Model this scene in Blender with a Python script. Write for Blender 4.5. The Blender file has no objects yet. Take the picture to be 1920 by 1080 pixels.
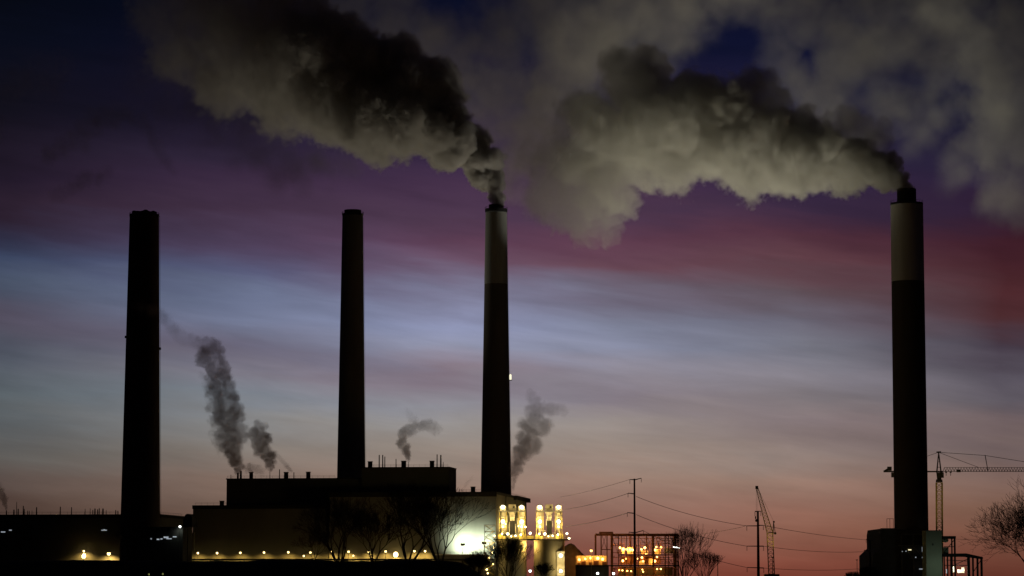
import bpy, math, random
import numpy as np
from mathutils import Vector, Matrix, noise as mnoise

# ------------------------------------------------------------------ camera
SC = bpy.context.scene
COL = SC.collection
F = 100.0 / 36.0 * 1920.0            # focal length in photograph pixels
CAMZ = 2.0
HORIZON = 1083.0
PITCH = math.atan((HORIZON - 540.0) / F)
cam = bpy.data.cameras.new('camera')
cam.lens = 100.0; cam.sensor_width = 36.0
cam.clip_start = 1.0; cam.clip_end = 60000.0
camo = bpy.data.objects.new('camera', cam); COL.objects.link(camo)
camo.location = (0, 0, CAMZ)
camo.rotation_euler = (math.pi / 2 + PITCH, 0, 0)
SC.camera = camo
SC.render.resolution_x = 1024; SC.render.resolution_y = 576
vs = SC.view_settings
vs.view_transform = 'Standard'; vs.look = 'None'; vs.exposure = 0.0; vs.gamma = 1.0
vs.use_curve_mapping = False
SC.render.engine = 'CYCLES'
cy = SC.cycles
cy.max_bounces = 8; cy.diffuse_bounces = 3; cy.glossy_bounces = 2; cy.volume_bounces = 3
cy.use_denoising = True
cy.sample_clamp_indirect = 4.0
cy.volume_step_rate = 1.5
cy.volume_max_steps = 512


def lin(c):
    out = []
    for v in c:
        v = v / 255.0
        out.append(v / 12.92 if v <= 0.04045 else ((v + 0.055) / 1.055) ** 2.4)
    return (out[0], out[1], out[2], 0.55)


def elev_of(y):
    return math.degrees(PITCH + math.atan((540.0 - y) / F))


# ------------------------------------------------------------------ world: dusk sky
W = bpy.data.worlds.new('World'); SC.world = W; W.use_nodes = True
nt = W.node_tree; nt.nodes.clear()


def N(tree, kind, **kw):
    n = tree.nodes.new(kind)
    for k, v in kw.items():
        setattr(n, k, v)
    return n


def M_(tree, op, a, b=None, c=None, clamp=False):
    n = tree.nodes.new('ShaderNodeMath'); n.operation = op; n.use_clamp = clamp
    for i, v in enumerate((a, b, c)):
        if v is None: continue
        if isinstance(v, (int, float)): n.inputs[i].default_value = v
        else: tree.links.new(v, n.inputs[i])
    return n.outputs[0]


def MR(tree, v, a, b, c, d, smooth=False):
    n = tree.nodes.new('ShaderNodeMapRange')
    n.interpolation_type = 'SMOOTHSTEP' if smooth else 'LINEAR'
    tree.links.new(v, n.inputs[0])
    for i, k in zip((1, 2, 3, 4), (a, b, c, d)): n.inputs[i].default_value = k
    return n.outputs[0]


def mixc(tree, f, a, b, mode='MIX'):
    n = tree.nodes.new('ShaderNodeMix'); n.data_type = 'RGBA'; n.blend_type = mode
    n.clamp_factor = True
    for i, v in ((0, f), (6, a), (7, b)):
        if isinstance(v, (int, float)): n.inputs[i].default_value = v
        elif isinstance(v, tuple): n.inputs[i].default_value = v
        else: tree.links.new(v, n.inputs[i])
    return n.outputs[2]


tc = N(nt, 'ShaderNodeTexCoord')
sx = N(nt, 'ShaderNodeSeparateXYZ'); nt.links.new(tc.outputs['Generated'], sx.inputs[0])
el = M_(nt, 'MULTIPLY', M_(nt, 'ARCSINE', sx.outputs[2]), 180 / math.pi)
az = M_(nt, 'MULTIPLY', M_(nt, 'ARCTAN2', sx.outputs[0], sx.outputs[1]), 180 / math.pi)


def sky_noise(ax, ey, tilt, detail, seed, scale=1.0, rough=0.5, dist=0.0):
    e2 = M_(nt, 'ADD', el, M_(nt, 'MULTIPLY', az, tilt))
    cb = N(nt, 'ShaderNodeCombineXYZ')
    nt.links.new(M_(nt, 'MULTIPLY', az, ax), cb.inputs[0])
    nt.links.new(M_(nt, 'MULTIPLY', e2, ey), cb.inputs[1])
    cb.inputs[2].default_value = seed
    n = N(nt, 'ShaderNodeTexNoise'); n.inputs['Scale'].default_value = scale
    n.inputs['Detail'].default_value = detail; n.inputs['Roughness'].default_value = rough
    n.inputs['Distortion'].default_value = dist
    nt.links.new(cb.outputs[0], n.inputs['Vector'])
    return M_(nt, 'SUBTRACT', n.outputs['Fac'], 0.5)


warp = M_(nt, 'ADD', M_(nt, 'MULTIPLY', sky_noise(0.16, 0.9, 0.11, 4, 3.1), 1.25),
          M_(nt, 'MULTIPLY', sky_noise(0.5, 3.2, 0.13, 5, 8.7, rough=0.55), 0.35))
warp = M_(nt, 'MULTIPLY', warp, MR(nt, el, 0.0, 3.0, 0.25, 1.0))
el2 = M_(nt, 'ADD', el, warp)
fac = M_(nt, 'DIVIDE', el2, 16.0, clamp=True)
YS = [1083, 1050, 1000, 950, 900, 850, 800, 750, 700, 650, 600, 550, 500, 450, 400, 350, 300, 200, 100, 0]
STN = {
    0: [(53,29,24),(59,39,32),(70,54,47),(78,62,56),(87,76,72),(93,90,87),(90,94,97),(89,98,104),(84,90,100),(72,77,90),(68,73,89),(71,81,101),(58,68,94),(46,46,68),(42,30,45),(32,23,39),(28,21,35),(16,14,25),(7,10,24),(4,7,17)],
    480: [(87,43,34),(94,58,47),(106,78,66),(117,94,82),(129,108,97),(130,121,114),(133,132,132),(127,133,143),(129,126,138),(114,117,138),(115,123,150),(107,115,143),(86,88,118),(80,66,92),(67,49,70),(57,41,64),(46,36,57),(25,20,40),(11,12,34),(4,8,30)],
    850: [(108,52,41),(117,67,55),(129,87,76),(139,107,95),(150,125,111),(148,136,127),(150,145,143),(148,147,155),(139,125,136),(146,149,172),(145,151,183),(124,124,150),(106,82,104),(92,62,84),(78,56,78),(69,48,73),(56,40,67),(31,26,52),(13,15,40),(7,11,33)],
    1150: [(120,63,49),(129,75,62),(138,93,80),(146,111,98),(154,127,113),(152,137,128),(153,143,138),(142,133,141),(144,139,152),(133,137,159),(124,128,149),(108,101,119),(104,72,86),(94,60,78),(74,52,74),(69,47,73),(56,41,69),(31,26,53),(13,16,42),(7,11,35)],
    1500: [(120,60,47),(129,73,59),(140,94,78),(147,109,95),(151,121,108),(143,126,119),(140,126,125),(127,119,123),(130,125,134),(116,116,128),(104,101,115),(96,80,88),(94,61,70),(78,46,60),(55,39,62),(50,37,63),(43,35,62),(24,24,53),(13,16,44),(8,11,35)],
    1880: [(99,52,41),(108,65,52),(115,78,63),(122,89,74),(124,97,87),(116,99,94),(108,93,95),(93,87,96),(86,80,91),(66,56,68),(75,42,46),(74,38,43),(68,33,41),(57,26,37),(46,28,48),(40,29,54),(35,30,51),(22,22,43),(14,15,37),(7,10,28)],
}


def ramp(cols):
    r = N(nt, 'ShaderNodeValToRGB'); cr = r.color_ramp; cr.interpolation = 'LINEAR'
    pts = [(-2.0, (14, 9, 9))] + [(elev_of(y), c) for y, c in zip(YS, cols)] + [(14.0, (4, 8, 30)), (16.0, (6, 9, 24))]
    pts = [(max(0, min(1, e / 16.0)), c) for e, c in pts][1:]
    while len(cr.elements) < len(pts): cr.elements.new(0.5)
    for e, (p, c) in zip(cr.elements, pts):
        e.position = p
    for e, (p, c) in zip(cr.elements, pts):
        e.position = p; e.color = lin(c)
    nt.links.new(fac, r.inputs[0])
    return r.outputs[0]


xs = sorted(STN)
azd = [math.degrees(math.atan((x - 960) / F)) for x in xs]
azw = M_(nt, 'ADD', az, M_(nt, 'MULTIPLY', sky_noise(0.2, 0.7, 0.1, 3, 21.0), 3.0))
cur = ramp(STN[xs[0]])
for i in range(1, len(xs)):
    cur = mixc(nt, MR(nt, azw, azd[i - 1], azd[i], 0, 1), cur, ramp(STN[xs[i]]))
# long mauve streak of thin cloud, falling to the right
ln_ = M_(nt, 'DIVIDE', M_(nt, 'SUBTRACT', M_(nt, 'ADD', el, M_(nt, 'ADD', M_(nt, 'MULTIPLY', az, 0.132), M_(nt, 'MULTIPLY', sky_noise(0.3, 1.2, 0.1, 4, 55.0), 0.7))), 3.82), 0.42)
gs = M_(nt, 'MULTIPLY', M_(nt, 'EXPONENT', M_(nt, 'MULTIPLY', M_(nt, 'MULTIPLY', ln_, ln_), -1.0)), MR(nt, az, -6.0, 4.0, 0.45, 0.2))
cur = mixc(nt, gs, cur, lin((96, 82, 98)))
# brightness streaks of thin cloud
st = M_(nt, 'ADD', M_(nt, 'MULTIPLY', sky_noise(0.35, 2.4, 0.12, 5, 40.0, rough=0.6, dist=0.3), 0.5), 1.0)
br = N(nt, 'ShaderNodeVectorMath', operation='SCALE'); nt.links.new(cur, br.inputs[0]); nt.links.new(st, br.inputs['Scale'])
# away from the sunset the sky is darker
absaz = M_(nt, 'ABSOLUTE', az)
fade = M_(nt, 'MULTIPLY', MR(nt, absaz, 11.0, 50.0, 1.0, 0.42, True), MR(nt, absaz, 50.0, 170.0, 1.0, 0.40, True))
br2 = N(nt, 'ShaderNodeVectorMath', operation='SCALE'); nt.links.new(br.outputs[0], br2.inputs[0]); nt.links.new(fade, br2.inputs['Scale'])
SUN_EL, SUN_AZ = math.radians(-3.0), math.radians(2.0)
sky = N(nt, 'ShaderNodeTexSky'); sky.sky_type = 'NISHITA'; sky.sun_disc = False
sky.sun_elevation = math.radians(-4.0); sky.sun_rotation = SUN_AZ
bgA = N(nt, 'ShaderNodeBackground'); nt.links.new(br2.outputs[0], bgA.inputs[0]); bgA.inputs[1].default_value = 1.0
bgB = N(nt, 'ShaderNodeBackground'); nt.links.new(sky.outputs[0], bgB.inputs[0]); bgB.inputs[1].default_value = 0.006
ad = N(nt, 'ShaderNodeAddShader'); nt.links.new(bgA.outputs[0], ad.inputs[0]); nt.links.new(bgB.outputs[0], ad.inputs[1])
wo = N(nt, 'ShaderNodeOutputWorld'); nt.links.new(ad.outputs[0], wo.inputs[0])

# last light of a sun at the horizon behind the plant
sl = bpy.data.lights.new('sun', 'SUN'); sl.energy = 0.03; sl.angle = math.radians(4.0); sl.color = (1.0, 0.62, 0.42)
so = bpy.data.objects.new('sun', sl); COL.objects.link(so)
sd = Vector((math.sin(SUN_AZ), math.cos(SUN_AZ), math.tan(math.radians(1.0))))
so.rotation_euler = sd.to_track_quat('Z', 'Y').to_euler()
so.location = (0, 3000, 400)

# ------------------------------------------------------------------ helpers
CT, ST_ = math.cos(PITCH), math.sin(PITCH)


def slopes(x, y):
    u, v = (x - 960.0) / F, (540.0 - y) / F
    k = CT - v * ST_
    return u / k, (ST_ + v * CT) / k


def P(x, y, d):
    """the point of the place seen at photograph pixel (x, y) that is d metres away"""
    a, b = slopes(x, y)
    return Vector((a * d, d, CAMZ + b * d))


def px(d):
    return d / F


class MB:
    def __init__(s): s.v = []; s.f = []

    def add(s, vs_, fs):
        o = len(s.v); s.v += [tuple(q) for q in vs_]; s.f += [tuple(i + o for i in f) for f in fs]; return s

    def box(s, a, b, M=None):
        x0, y0, z0 = a; x1, y1, z1 = b
        vs_ = [Vector(q) for q in ((x0,y0,z0),(x1,y0,z0),(x1,y1,z0),(x0,y1,z0),(x0,y0,z1),(x1,y0,z1),(x1,y1,z1),(x0,y1,z1))]
        if M: vs_ = [M @ q for q in vs_]
        return s.add(vs_, [(0,3,2,1),(4,5,6,7),(0,1,5,4),(1,2,6,5),(2,3,7,6),(3,0,4,7)])

    def tube(s, a, b, r0, r1=None, n=6, cap=True):
        a, b = Vector(a), Vector(b); r1 = r0 if r1 is None else r1
        d = (b - a)
        if d.length < 1e-6: return s
        d.normalize()
        t = d.orthogonal().normalized(); w = d.cross(t)
        vs_ = []
        for c, r in ((a, r0), (b, r1)):
            for i in range(n):
                an = 2 * math.pi * i / n
                vs_.append(c + (t * math.cos(an) + w * math.sin(an)) * r)
        fs = [(i, (i + 1) % n, n + (i + 1) % n, n + i) for i in range(n)]
        if cap: fs += [tuple(range(n - 1, -1, -1)), tuple(range(n, 2 * n))]
        return s.add(vs_, fs)

    def path(s, pts, r, n=5):
        for a, b in zip(pts[:-1], pts[1:]): s.tube(a, b, r, n=n)
        return s

    def lathe(s, prof, n=48, c=(0, 0, 0), jag=None, caps=True):
        vs_ = []; c = Vector(c)
        for j, (r, z) in enumerate(prof):
            for i in range(n):
                an = 2 * math.pi * i / n
                vs_.append(c + Vector((r * math.cos(an), r * math.sin(an), z + (jag(j, an) if jag else 0))))
        fs = []
        for j in range(len(prof) - 1):
            for i in range(n):
                fs.append((j * n + i, j * n + (i + 1) % n, (j + 1) * n + (i + 1) % n, (j + 1) * n + i))
        if caps: fs.append(tuple(range(n - 1, -1, -1))); fs.append(tuple((len(prof) - 1) * n + i for i in range(n)))
        return s.add(vs_, fs)

    def ball(s, c, r, n=8, sc=(1, 1, 1)):
        prof = []
        m = n // 2
        c = Vector(c); vs_ = []; fs = []
        for j in range(m + 1):
            th = math.pi * j / m
            for i in range(n):
                an = 2 * math.pi * i / n
                vs_.append(c + Vector((r * sc[0] * math.sin(th) * math.cos(an), r * sc[1] * math.sin(th) * math.sin(an), -r * sc[2] * math.cos(th))))
        for j in range(m):
            for i in range(n):
                fs.append((j * n + i, j * n + (i + 1) % n, (j + 1) * n + (i + 1) % n, (j + 1) * n + i))
        return s.add(vs_, fs)

    def lattice(s, a, b, w0, w1, n, r, rb=None, side=None):
        """four-chord braced lattice from a to b"""
        a, b = Vector(a), Vector(b); d = (b - a).normalized(); rb = rb or r * 0.6
        t = Vector(side) if side else d.orthogonal()
        t = (t - d * t.dot(d)).normalized(); w = d.cross(t)
        rings = []
        for i in range(n + 1):
            k = i / n; c = a.lerp(b, k); h = (w0 + (w1 - w0) * k) / 2
            rings.append([c + t * h + w * h, c - t * h + w * h, c - t * h - w * h, c + t * h - w * h])
        for i in range(n):
            for j in range(4):
                s.tube(rings[i][j], rings[i + 1][j], r, n=4, cap=False)
                s.tube(rings[i][j], rings[i + 1][(j + 1) % 4], rb, n=3, cap=False)
                s.tube(rings[i + 1][j], rings[i + 1][(j + 1) % 4], rb, n=3, cap=False)
        return s

    def build(s, name, m, parent=None, loc=None, smooth=False):
        me = bpy.data.meshes.new(name)
        vv = s.v
        if parent is None and loc is not None:
            l = Vector(loc); vv = [tuple(Vector(q) - l) for q in s.v]
        me.from_pydata(vv, [], s.f); me.update()
        if m is not None: me.materials.append(m)
        if smooth:
            me.polygons.foreach_set('use_smooth', [True] * len(me.polygons)); me.update()
        o = bpy.data.objects.new(name, me); COL.objects.link(o)
        if parent is not None: o.parent = parent
        elif loc is not None: o.location = loc
        return o


def thing(name, label, cat, loc=(0, 0, 0), rz=0.0, group=None):
    o = bpy.data.objects.new(name, None); COL.objects.link(o); o.empty_display_size = 1.0
    o.location = loc; o.rotation_euler = (0, 0, rz)
    tag(o, label, cat, group)
    return o


def tag(o, label, cat, group=None, kind=None):
    o['label'] = label; o['category'] = cat
    if group: o['group'] = group
    if kind: o['kind'] = kind
    return o


def copy_tree(o, parent=None):
    c = o.copy(); COL.objects.link(c)
    if parent is not None: c.parent = parent
    for ch in list(o.children): copy_tree(ch, c)
    return c


def struct(o):
    o['kind'] = 'structure'; return o


# ------------------------------------------------------------------ materials
def mat(name, col, rough=0.85, var=0.25, scale=0.15, metal=0.0, stretch=(1, 1, 1), bump=0.0, bscale=1.0):
    m = bpy.data.materials.new(name); m.use_nodes = True
    t = m.node_tree; b = t.nodes['Principled BSDF']
    b.inputs['Roughness'].default_value = rough; b.inputs['Metallic'].default_value = metal
    b.inputs['Specular IOR Level'].default_value = 0.25
    co = N(t, 'ShaderNodeTexCoord'); mp = N(t, 'ShaderNodeMapping'); mp.inputs['Scale'].default_value = stretch
    t.links.new(co.outputs['Object'], mp.inputs[0])
    n = N(t, 'ShaderNodeTexNoise'); n.inputs['Scale'].default_value = scale; n.inputs['Detail'].default_value = 6
    n.inputs['Roughness'].default_value = 0.65
    t.links.new(mp.outputs[0], n.inputs['Vector'])
    a = tuple(c * (1 - var) for c in col) + (1,); d = tuple(min(1, c * (1 + var)) for c in col) + (1,)
    t.links.new(mixc(t, MR(t, n.outputs['Fac'], 0.3, 0.7, 0, 1), a, d), b.inputs['Base Color'])
    if bump:
        n2 = N(t, 'ShaderNodeTexWave'); n2.inputs['Scale'].default_value = bscale
        t.links.new(co.outputs['Object'], n2.inputs['Vector'])
        bp = N(t, 'ShaderNodeBump'); bp.inputs['Strength'].default_value = bump
        t.links.new(n2.outputs['Fac'], bp.inputs['Height']); t.links.new(bp.outputs[0], b.inputs['Normal'])
    return m


def glow(name, col, strength):
    m = bpy.data.materials.new(name); m.use_nodes = True
    t = m.node_tree; b = t.nodes['Principled BSDF']
    b.inputs['Base Color'].default_value = (0.8, 0.8, 0.8, 1)
    b.inputs['Emission Color'].default_value = tuple(col) + (1,)
    b.inputs['Emission Strength'].default_value = strength
    m.cycles.emission_sampling = 'NONE'
    return m


MT = dict(
    conc=mat('concrete_dark', (0.16, 0.155, 0.14), 0.95, 0.22, 0.06, stretch=(1, 1, 0.15)),
    brick=mat('brick_dark', (0.07, 0.05, 0.04), 0.95, 0.25, 0.08, stretch=(1, 1, 0.2)),
    band=mat('painted_pale_band', (0.30, 0.30, 0.27), 0.9, 0.32, 0.12, stretch=(1, 1, 0.07)),
    pale=mat('lighter_pale_band', (0.52, 0.53, 0.48), 0.9, 0.2, 0.12, stretch=(1, 1, 0.07)),  # lighter tone of the pale band, for the right chimney
    soot=mat('dark_shaft_concrete', (0.075, 0.066, 0.056), 0.95, 0.2, 0.05, stretch=(1, 1, 0.12)),
    shaft=mat('weathered_dark_shaft', (0.11, 0.095, 0.08), 0.95, 0.2, 0.05, stretch=(1, 1, 0.12)),
    black=mat('sooty_steel', (0.03, 0.03, 0.03), 0.8, 0.3, 0.4),
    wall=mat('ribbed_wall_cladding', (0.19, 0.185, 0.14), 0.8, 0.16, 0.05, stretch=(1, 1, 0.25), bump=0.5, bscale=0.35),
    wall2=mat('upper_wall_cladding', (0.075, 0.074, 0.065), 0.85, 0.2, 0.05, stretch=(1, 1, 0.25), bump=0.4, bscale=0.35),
    dark=mat('dark_cladding', (0.05, 0.048, 0.045), 0.9, 0.3, 0.08),
    trim=mat('dark_parapet', (0.022, 0.022, 0.02), 0.9, 0.3, 0.1),
    steel=mat('painted_steel', (0.12, 0.12, 0.11), 0.6, 0.3, 0.5),
    rust=mat('red_oxide_steel', (0.13, 0.055, 0.03), 0.7, 0.35, 0.4),
    yellow=mat('yellow_steel', (0.42, 0.34, 0.10), 0.6, 0.25, 0.5),
    silo=mat('pale_silo_concrete', (0.30, 0.28, 0.21), 0.85, 0.28, 0.16, stretch=(1, 1, 0.2)),
    filt=mat('pale_filter_steel', (0.55, 0.52, 0.42), 0.6, 0.15, 0.3),
    green=mat('green_grey_cladding', (0.22, 0.27, 0.20), 0.8, 0.15, 0.1, bump=0.3, bscale=0.6),
    ground=mat('dark_earth', (0.035, 0.033, 0.025), 1.0, 0.5, 0.05),
    bank=mat('grassy_bank', (0.02, 0.022, 0.015), 1.0, 0.5, 0.3),
    coal=mat('coal', (0.05, 0.035, 0.028), 0.9, 0.4, 0.3),
    bark=mat('dark_bark', (0.045, 0.036, 0.028), 0.95, 0.35, 1.0),
    wood=mat('weathered_pole', (0.035, 0.035, 0.036), 0.8, 0.25, 0.6),
    wire=mat('grey_wire', (0.06, 0.055, 0.055), 0.6, 0.1, 1.0),
    sodium=glow('lit_sodium_bulb', (1.0, 0.70, 0.27), 6.0),
    warm=glow('lit_warm_bulb', (1.0, 0.86, 0.50), 7.0),
    orange=glow('lit_orange_bulb', (1.0, 0.52, 0.14), 6.0),
    white=glow('lit_white_bulb', (0.95, 1.0, 0.95), 6.0),
    dimw=glow('dim_white_window', (0.62, 0.70, 0.80), 0.45),
    warmw=glow('lit_warm_window', (1.0, 0.88, 0.50), 1.1),
    pathb=glow('dim_path_bulb', (0.75, 0.8, 0.25), 0.35),
    redb=glow('beacon_glass', (1.0, 0.93, 0.66), 1.2),
)
SODIUM, WARM, ORANGE, WHITE = (1.0, 0.62, 0.16), (1.0, 0.70, 0.25), (1.0, 0.36, 0.05), (0.86, 1.0, 0.84)


def light(loc, col, power, parent=None, size=0.5, spot=None, aim=(0, 0, -1), blend=0.6):
    l = bpy.data.lights.new('lamp_light', 'SPOT' if spot else 'POINT')
    l.energy = power; l.color = col; l.shadow_soft_size = size
    o = bpy.data.objects.new('lamp_light', l); COL.objects.link(o)
    o.location = loc
    if spot:
        l.spot_size = math.radians(spot); l.spot_blend = blend
        o.rotation_euler = Vector(aim).to_track_quat('-Z', 'Y').to_euler()
    if parent is not None: o.parent = parent
    return o


# ------------------------------------------------------------------ ground, bank
g = MB(); R = 26000
g.add([(-R, -300, 0), (R, -300, 0), (R, 40000, 0), (-R, 40000, 0)], [(0, 1, 2, 3)])
struct(g.build('ground', MT['ground']))


def bank_top(x):
    """crest height of the dark bank, by photograph pixel column at 1000 m"""
    t = max(0.0, min(1.0, (x - 850) / 90.0))
    return (1 - t * t * (3 - 2 * t))


g = MB(); nx, ny = 150, 12
d0 = 1000.0
vs_ = []
for j in range(ny + 1):
    s = j / ny
    for i in range(nx + 1):
        pxx = -400 + i * 12.0
        X = slopes(pxx, 1053)[0] * d0
        prof = math.sin(math.pi * min(1, s * 1.0)) ** 0.8 if 0 < s < 1 else 0
        nz = mnoise.noise(Vector((X * 0.06, s * 3, 0))) * 0.5 + mnoise.noise(Vector((X * 0.35, s * 9, 4))) * 0.22
        h = (8.0 + nz) * bank_top(pxx) * prof
        vs_.append((X, d0 - 45 + 90 * s, h - (0.2 if prof == 0 else 0) - 0.05))
fs = [(j * (nx + 1) + i, j * (nx + 1) + i + 1, (j + 1) * (nx + 1) + i + 1, (j + 1) * (nx + 1) + i) for j in range(ny) for i in range(nx)]
g.add(vs_, fs)
struct(g.build('embankment_terrain', MT['bank'], smooth=True))


# ------------------------------------------------------------------ chimneys
def chimney(label, d, top, bot, material, band_y=None, liner=None, ring=None, jag=False, band='band'):
    """top = (y, xl, xr), bot = (y, xl, xr) in photograph pixels at distance d"""
    yt, tl, tr = top; yb, bl, br_ = bot
    zt, zb = P(960, yt, d).z, P(960, yb, d).z
    rt, rb = (tr - tl) / 2 * px(d), (br_ - bl) / 2 * px(d)
    xc = 0.5 * (P((tl + tr) / 2, yt, d).x + P((bl + br_) / 2, yb, d).x)
    rad = lambda z: rb + (rt - rb) * (z - zb) / (zt - zb)
    t = thing('chimney', label, 'chimney', (xc, d, 0))
    zs = band_y and P(960, band_y, d).z
    prof = [(rad(z), z) for z in np.linspace(0, zs or zt, 14)]
    shaft = MB().lathe(prof, 64, caps=False).build('shaft', material, t, smooth=True)
    if zs:
        MB().lathe([(rad(z) + 0.04, z) for z in np.linspace(zs, zt, 8)], 64, caps=False).build('painted_band', MT[band], t, smooth=True)
    # rim ring and flue
    if ring:
        y0, y1, k = ring
        za, zb2 = P(960, y1, d).z, P(960, y0, d).z
        MB().lathe([(rt * k - 0.35, za), (rt * k, za + 0.5), (rt * k, zb2), (rt * k - 0.5, zb2 + 0.02)], 48).build('rim', MT['black'], t); rim = t.children[-1]
        rl = MB()
        for i in range(24):
            an = i * math.pi / 12; c = Vector((rt * k * math.cos(an), rt * k * math.sin(an), zb2))
            rl.tube(c, c + Vector((0, 0, 1.1)), 0.07, n=4)
            an2 = (i + 1) * math.pi / 12; c2 = Vector((rt * k * math.cos(an2), rt * k * math.sin(an2), zb2 + 1.1))
            rl.tube(c + Vector((0, 0, 1.1)), c2, 0.07, n=4)
        rl.build('rim_railing', MT['black'], rim)
    if liner:
        y0, w = liner
        zl = P(960, y0, d).z; r = w / 2 * px(d)
        jg = (lambda j, an: (0.8 * mnoise.noise(Vector((math.cos(an) * 2, math.sin(an) * 2, 7))) if j >= 1 and jag else 0))
        MB().lathe([(r, zt - 1), (r, zl), (r - 0.5, zl + 0.02), (r - 0.6, zl - 2.5)], 40, jag=jg).build('flue', MT['black'], t)
    # access ladder on the side
    lad = MB(); an = 0.12
    for z in np.arange(6, zt - 2, 3.0):
        r0, r1 = rad(z) + 0.35, rad(z + 3) + 0.35
        for o in (-0.3, 0.3):
            lad.tube((r0 * math.cos(an), r0 * math.sin(an) + o, z), (r1 * math.cos(an), r1 * math.sin(an) + o, z + 3), 0.05, n=4, cap=False)
        lad.tube((r0 * math.cos(an), r0 * math.sin(an) - 0.3, z), (r0 * math.cos(an), r0 * math.sin(an) + 0.3, z), 0.04, n=4, cap=False)
    lad.build('ladder', MT['black'], t)
    return t, rad


c1, rad1 = chimney('black leftmost chimney with an uneven top, rising behind no plume', 1325, (402, 245, 300), (960, 225, 298), MT['brick'],
                   liner=(397.5, 47), ring=(404, 408, 1.02), jag=True)
c1['label'] = 'wide black chimney with uneven top, leftmost of the four'
c2, rad2 = chimney('slender dark chimney without smoke, rising behind the roof of the main hall', 1640, (402, 643, 682), (892, 631, 684), MT['conc'],
                   liner=(394, 32), ring=(401, 405, 1.04))
c3, rad3 = chimney('chimney with pale upper band pouring smoke beside the floodlit towers', 1660, (397, 911, 951), (920, 901, 958), MT['shaft'],
                   band_y=533, liner=(384, 28), ring=(392, 399, 1.06))
c4, rad4 = chimney('straight thick chimney with pale upper half and narrow flue, beside the tower crane', 1550, (383, 1671.5, 1732), (990, 1675.5, 1738.5), MT['soot'],
                   band='pale', band_y=528, liner=(354.5, 36), ring=(381, 386, 1.015))
# aviation beacons
zb_ = P(960, 712, 1660).z; r_ = rad3(zb_)
b = MB(); b.box((r_ - 0.5, -0.9, zb_ - 0.4), (r_ + 1.5, 0.9, zb_)); bk = b.build('beacon_bracket', MT['black'], c3)
b = MB(); b.lathe([(0.62, zb_ + 0.02), (0.62, zb_ + 2.6), (0.35, zb_ + 3.2)], 12, c=(r_ + 0.55, 0, 0)); b.build('beacon', MT['redb'], bk)
zb_ = P(960, 654, 1325).z; r_ = rad1(zb_)
b = MB(); b.box((r_ - 0.4, -0.6, zb_ - 0.5), (r_ + 0.7, 0.6, zb_ + 0.6)); b.build('beacon_bracket', MT['black'], c1)
zb_ = P(960, 632, 1325).z; r_ = rad1(zb_)
b = MB(); b.box((-r_ - 0.6, -0.6, zb_ - 0.5), (-r_ + 0.4, 0.6, zb_ + 0.6)); b.build('beacon_bracket', MT['black'], c1)

# ------------------------------------------------------------------ halls (yawed together)
YAW = math.radians(-7.3)
EX = (math.cos(YAW), math.sin(YAW)); EY = (-math.sin(YAW), math.cos(YAW))


class Frame:
    """local frame of a building: origin at its front right corner, x to the right along the front, y to the back"""
    def __init__(s, x, y, d):
        p = P(x, y, d); s.c = (p.x, p.y)

    def lx(s, x, y, ly=0.0):
        a, b = slopes(x, y)
        cx, cyy = s.c[0] + ly * EY[0], s.c[1] + ly * EY[1]
        return (a * cyy - cx) / (EX[0] - a * EX[1])

    def z(s, x, y, ly=0.0):
        l = s.lx(x, y, ly); D = s.c[1] + ly * EY[1] + l * EX[1]
        return CAMZ + slopes(x, y)[1] * D

    def world(s, l, ly, z):
        return Vector((s.c[0] + l * EX[0] + ly * EY[0], s.c[1] + l * EX[1] + ly * EY[1], z))


fm = Frame(930, 925, 1490)
hall = thing('boiler_house', 'long stepped boiler house with flat roofs, filling the middle behind the bare trees', 'power plant building',
             (fm.c[0], fm.c[1], 0), YAW)


def block(parent, fr, x0, x1, ytop, ly, depth, m, name, parapet=6.0, xr=None):
    a = fr.lx(x0, ytop, ly); b_ = fr.lx(x1, ytop, ly) if xr is None else xr
    z = fr.z((x0 + x1) / 2, ytop, ly)
    wo_ = MB().box((a, ly, 0), (b_, ly + depth, z - 0.05)).build(name, m, parent)
    h = parapet * 0.28
    q = MB()
    q.box((a - 0.35, ly - 0.35, z - h), (b_ + 0.35, ly + 0.5, z))
    q.box((b_ - 0.5, ly + 0.5, z - h * 0.55), (b_ + 0.35, ly + depth, z))
    q.box((a - 0.35, ly + 0.5, z - h * 0.55), (a + 0.5, ly + depth, z))
    q.build('parapet', MT['trim'], wo_)
    return wo_


LA = block(hall, fm, 362, 620, 947, 1.5, 95, MT['wall'], 'low_block_wall', 7)
LB = block(hall, fm, 618, 930, 922.5, 0.0, 131, MT['wall'], 'tall_block_wall', 9, xr=0.0)
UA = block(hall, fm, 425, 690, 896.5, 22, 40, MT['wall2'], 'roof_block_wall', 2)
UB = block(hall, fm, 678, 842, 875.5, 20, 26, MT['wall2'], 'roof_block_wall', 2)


def roof_items(fr, parent, ly, items, base_y, m=MT['black']):
    for kind, x, w, ytop in items:
        l = fr.lx(x, base_y, ly); z0 = fr.z(x, base_y, ly) - 0.6; z1 = fr.z(x, ytop, ly); s = px(fr.c[1] + ly)
        q = MB()
        if kind == 'vent':
            q.box((l - w / 2 * s, ly - w / 2 * s, z0), (l + w / 2 * s, ly + w / 2 * s, z1 - 0.35))
            q.box((l - w / 2 * s - 0.2, ly - w / 2 * s - 0.2, z1 - 0.35), (l + w / 2 * s + 0.2, ly + w / 2 * s + 0.2, z1))
            q.build('roof_vent', m, parent)
        else:
            q.tube((l, ly, z0), (l, ly, z1), w / 2 * s, w / 2 * s * (0.8 if w > 1.6 else 0.6), n=8)
            q.build('exhaust_pipe', m, parent)


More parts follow.
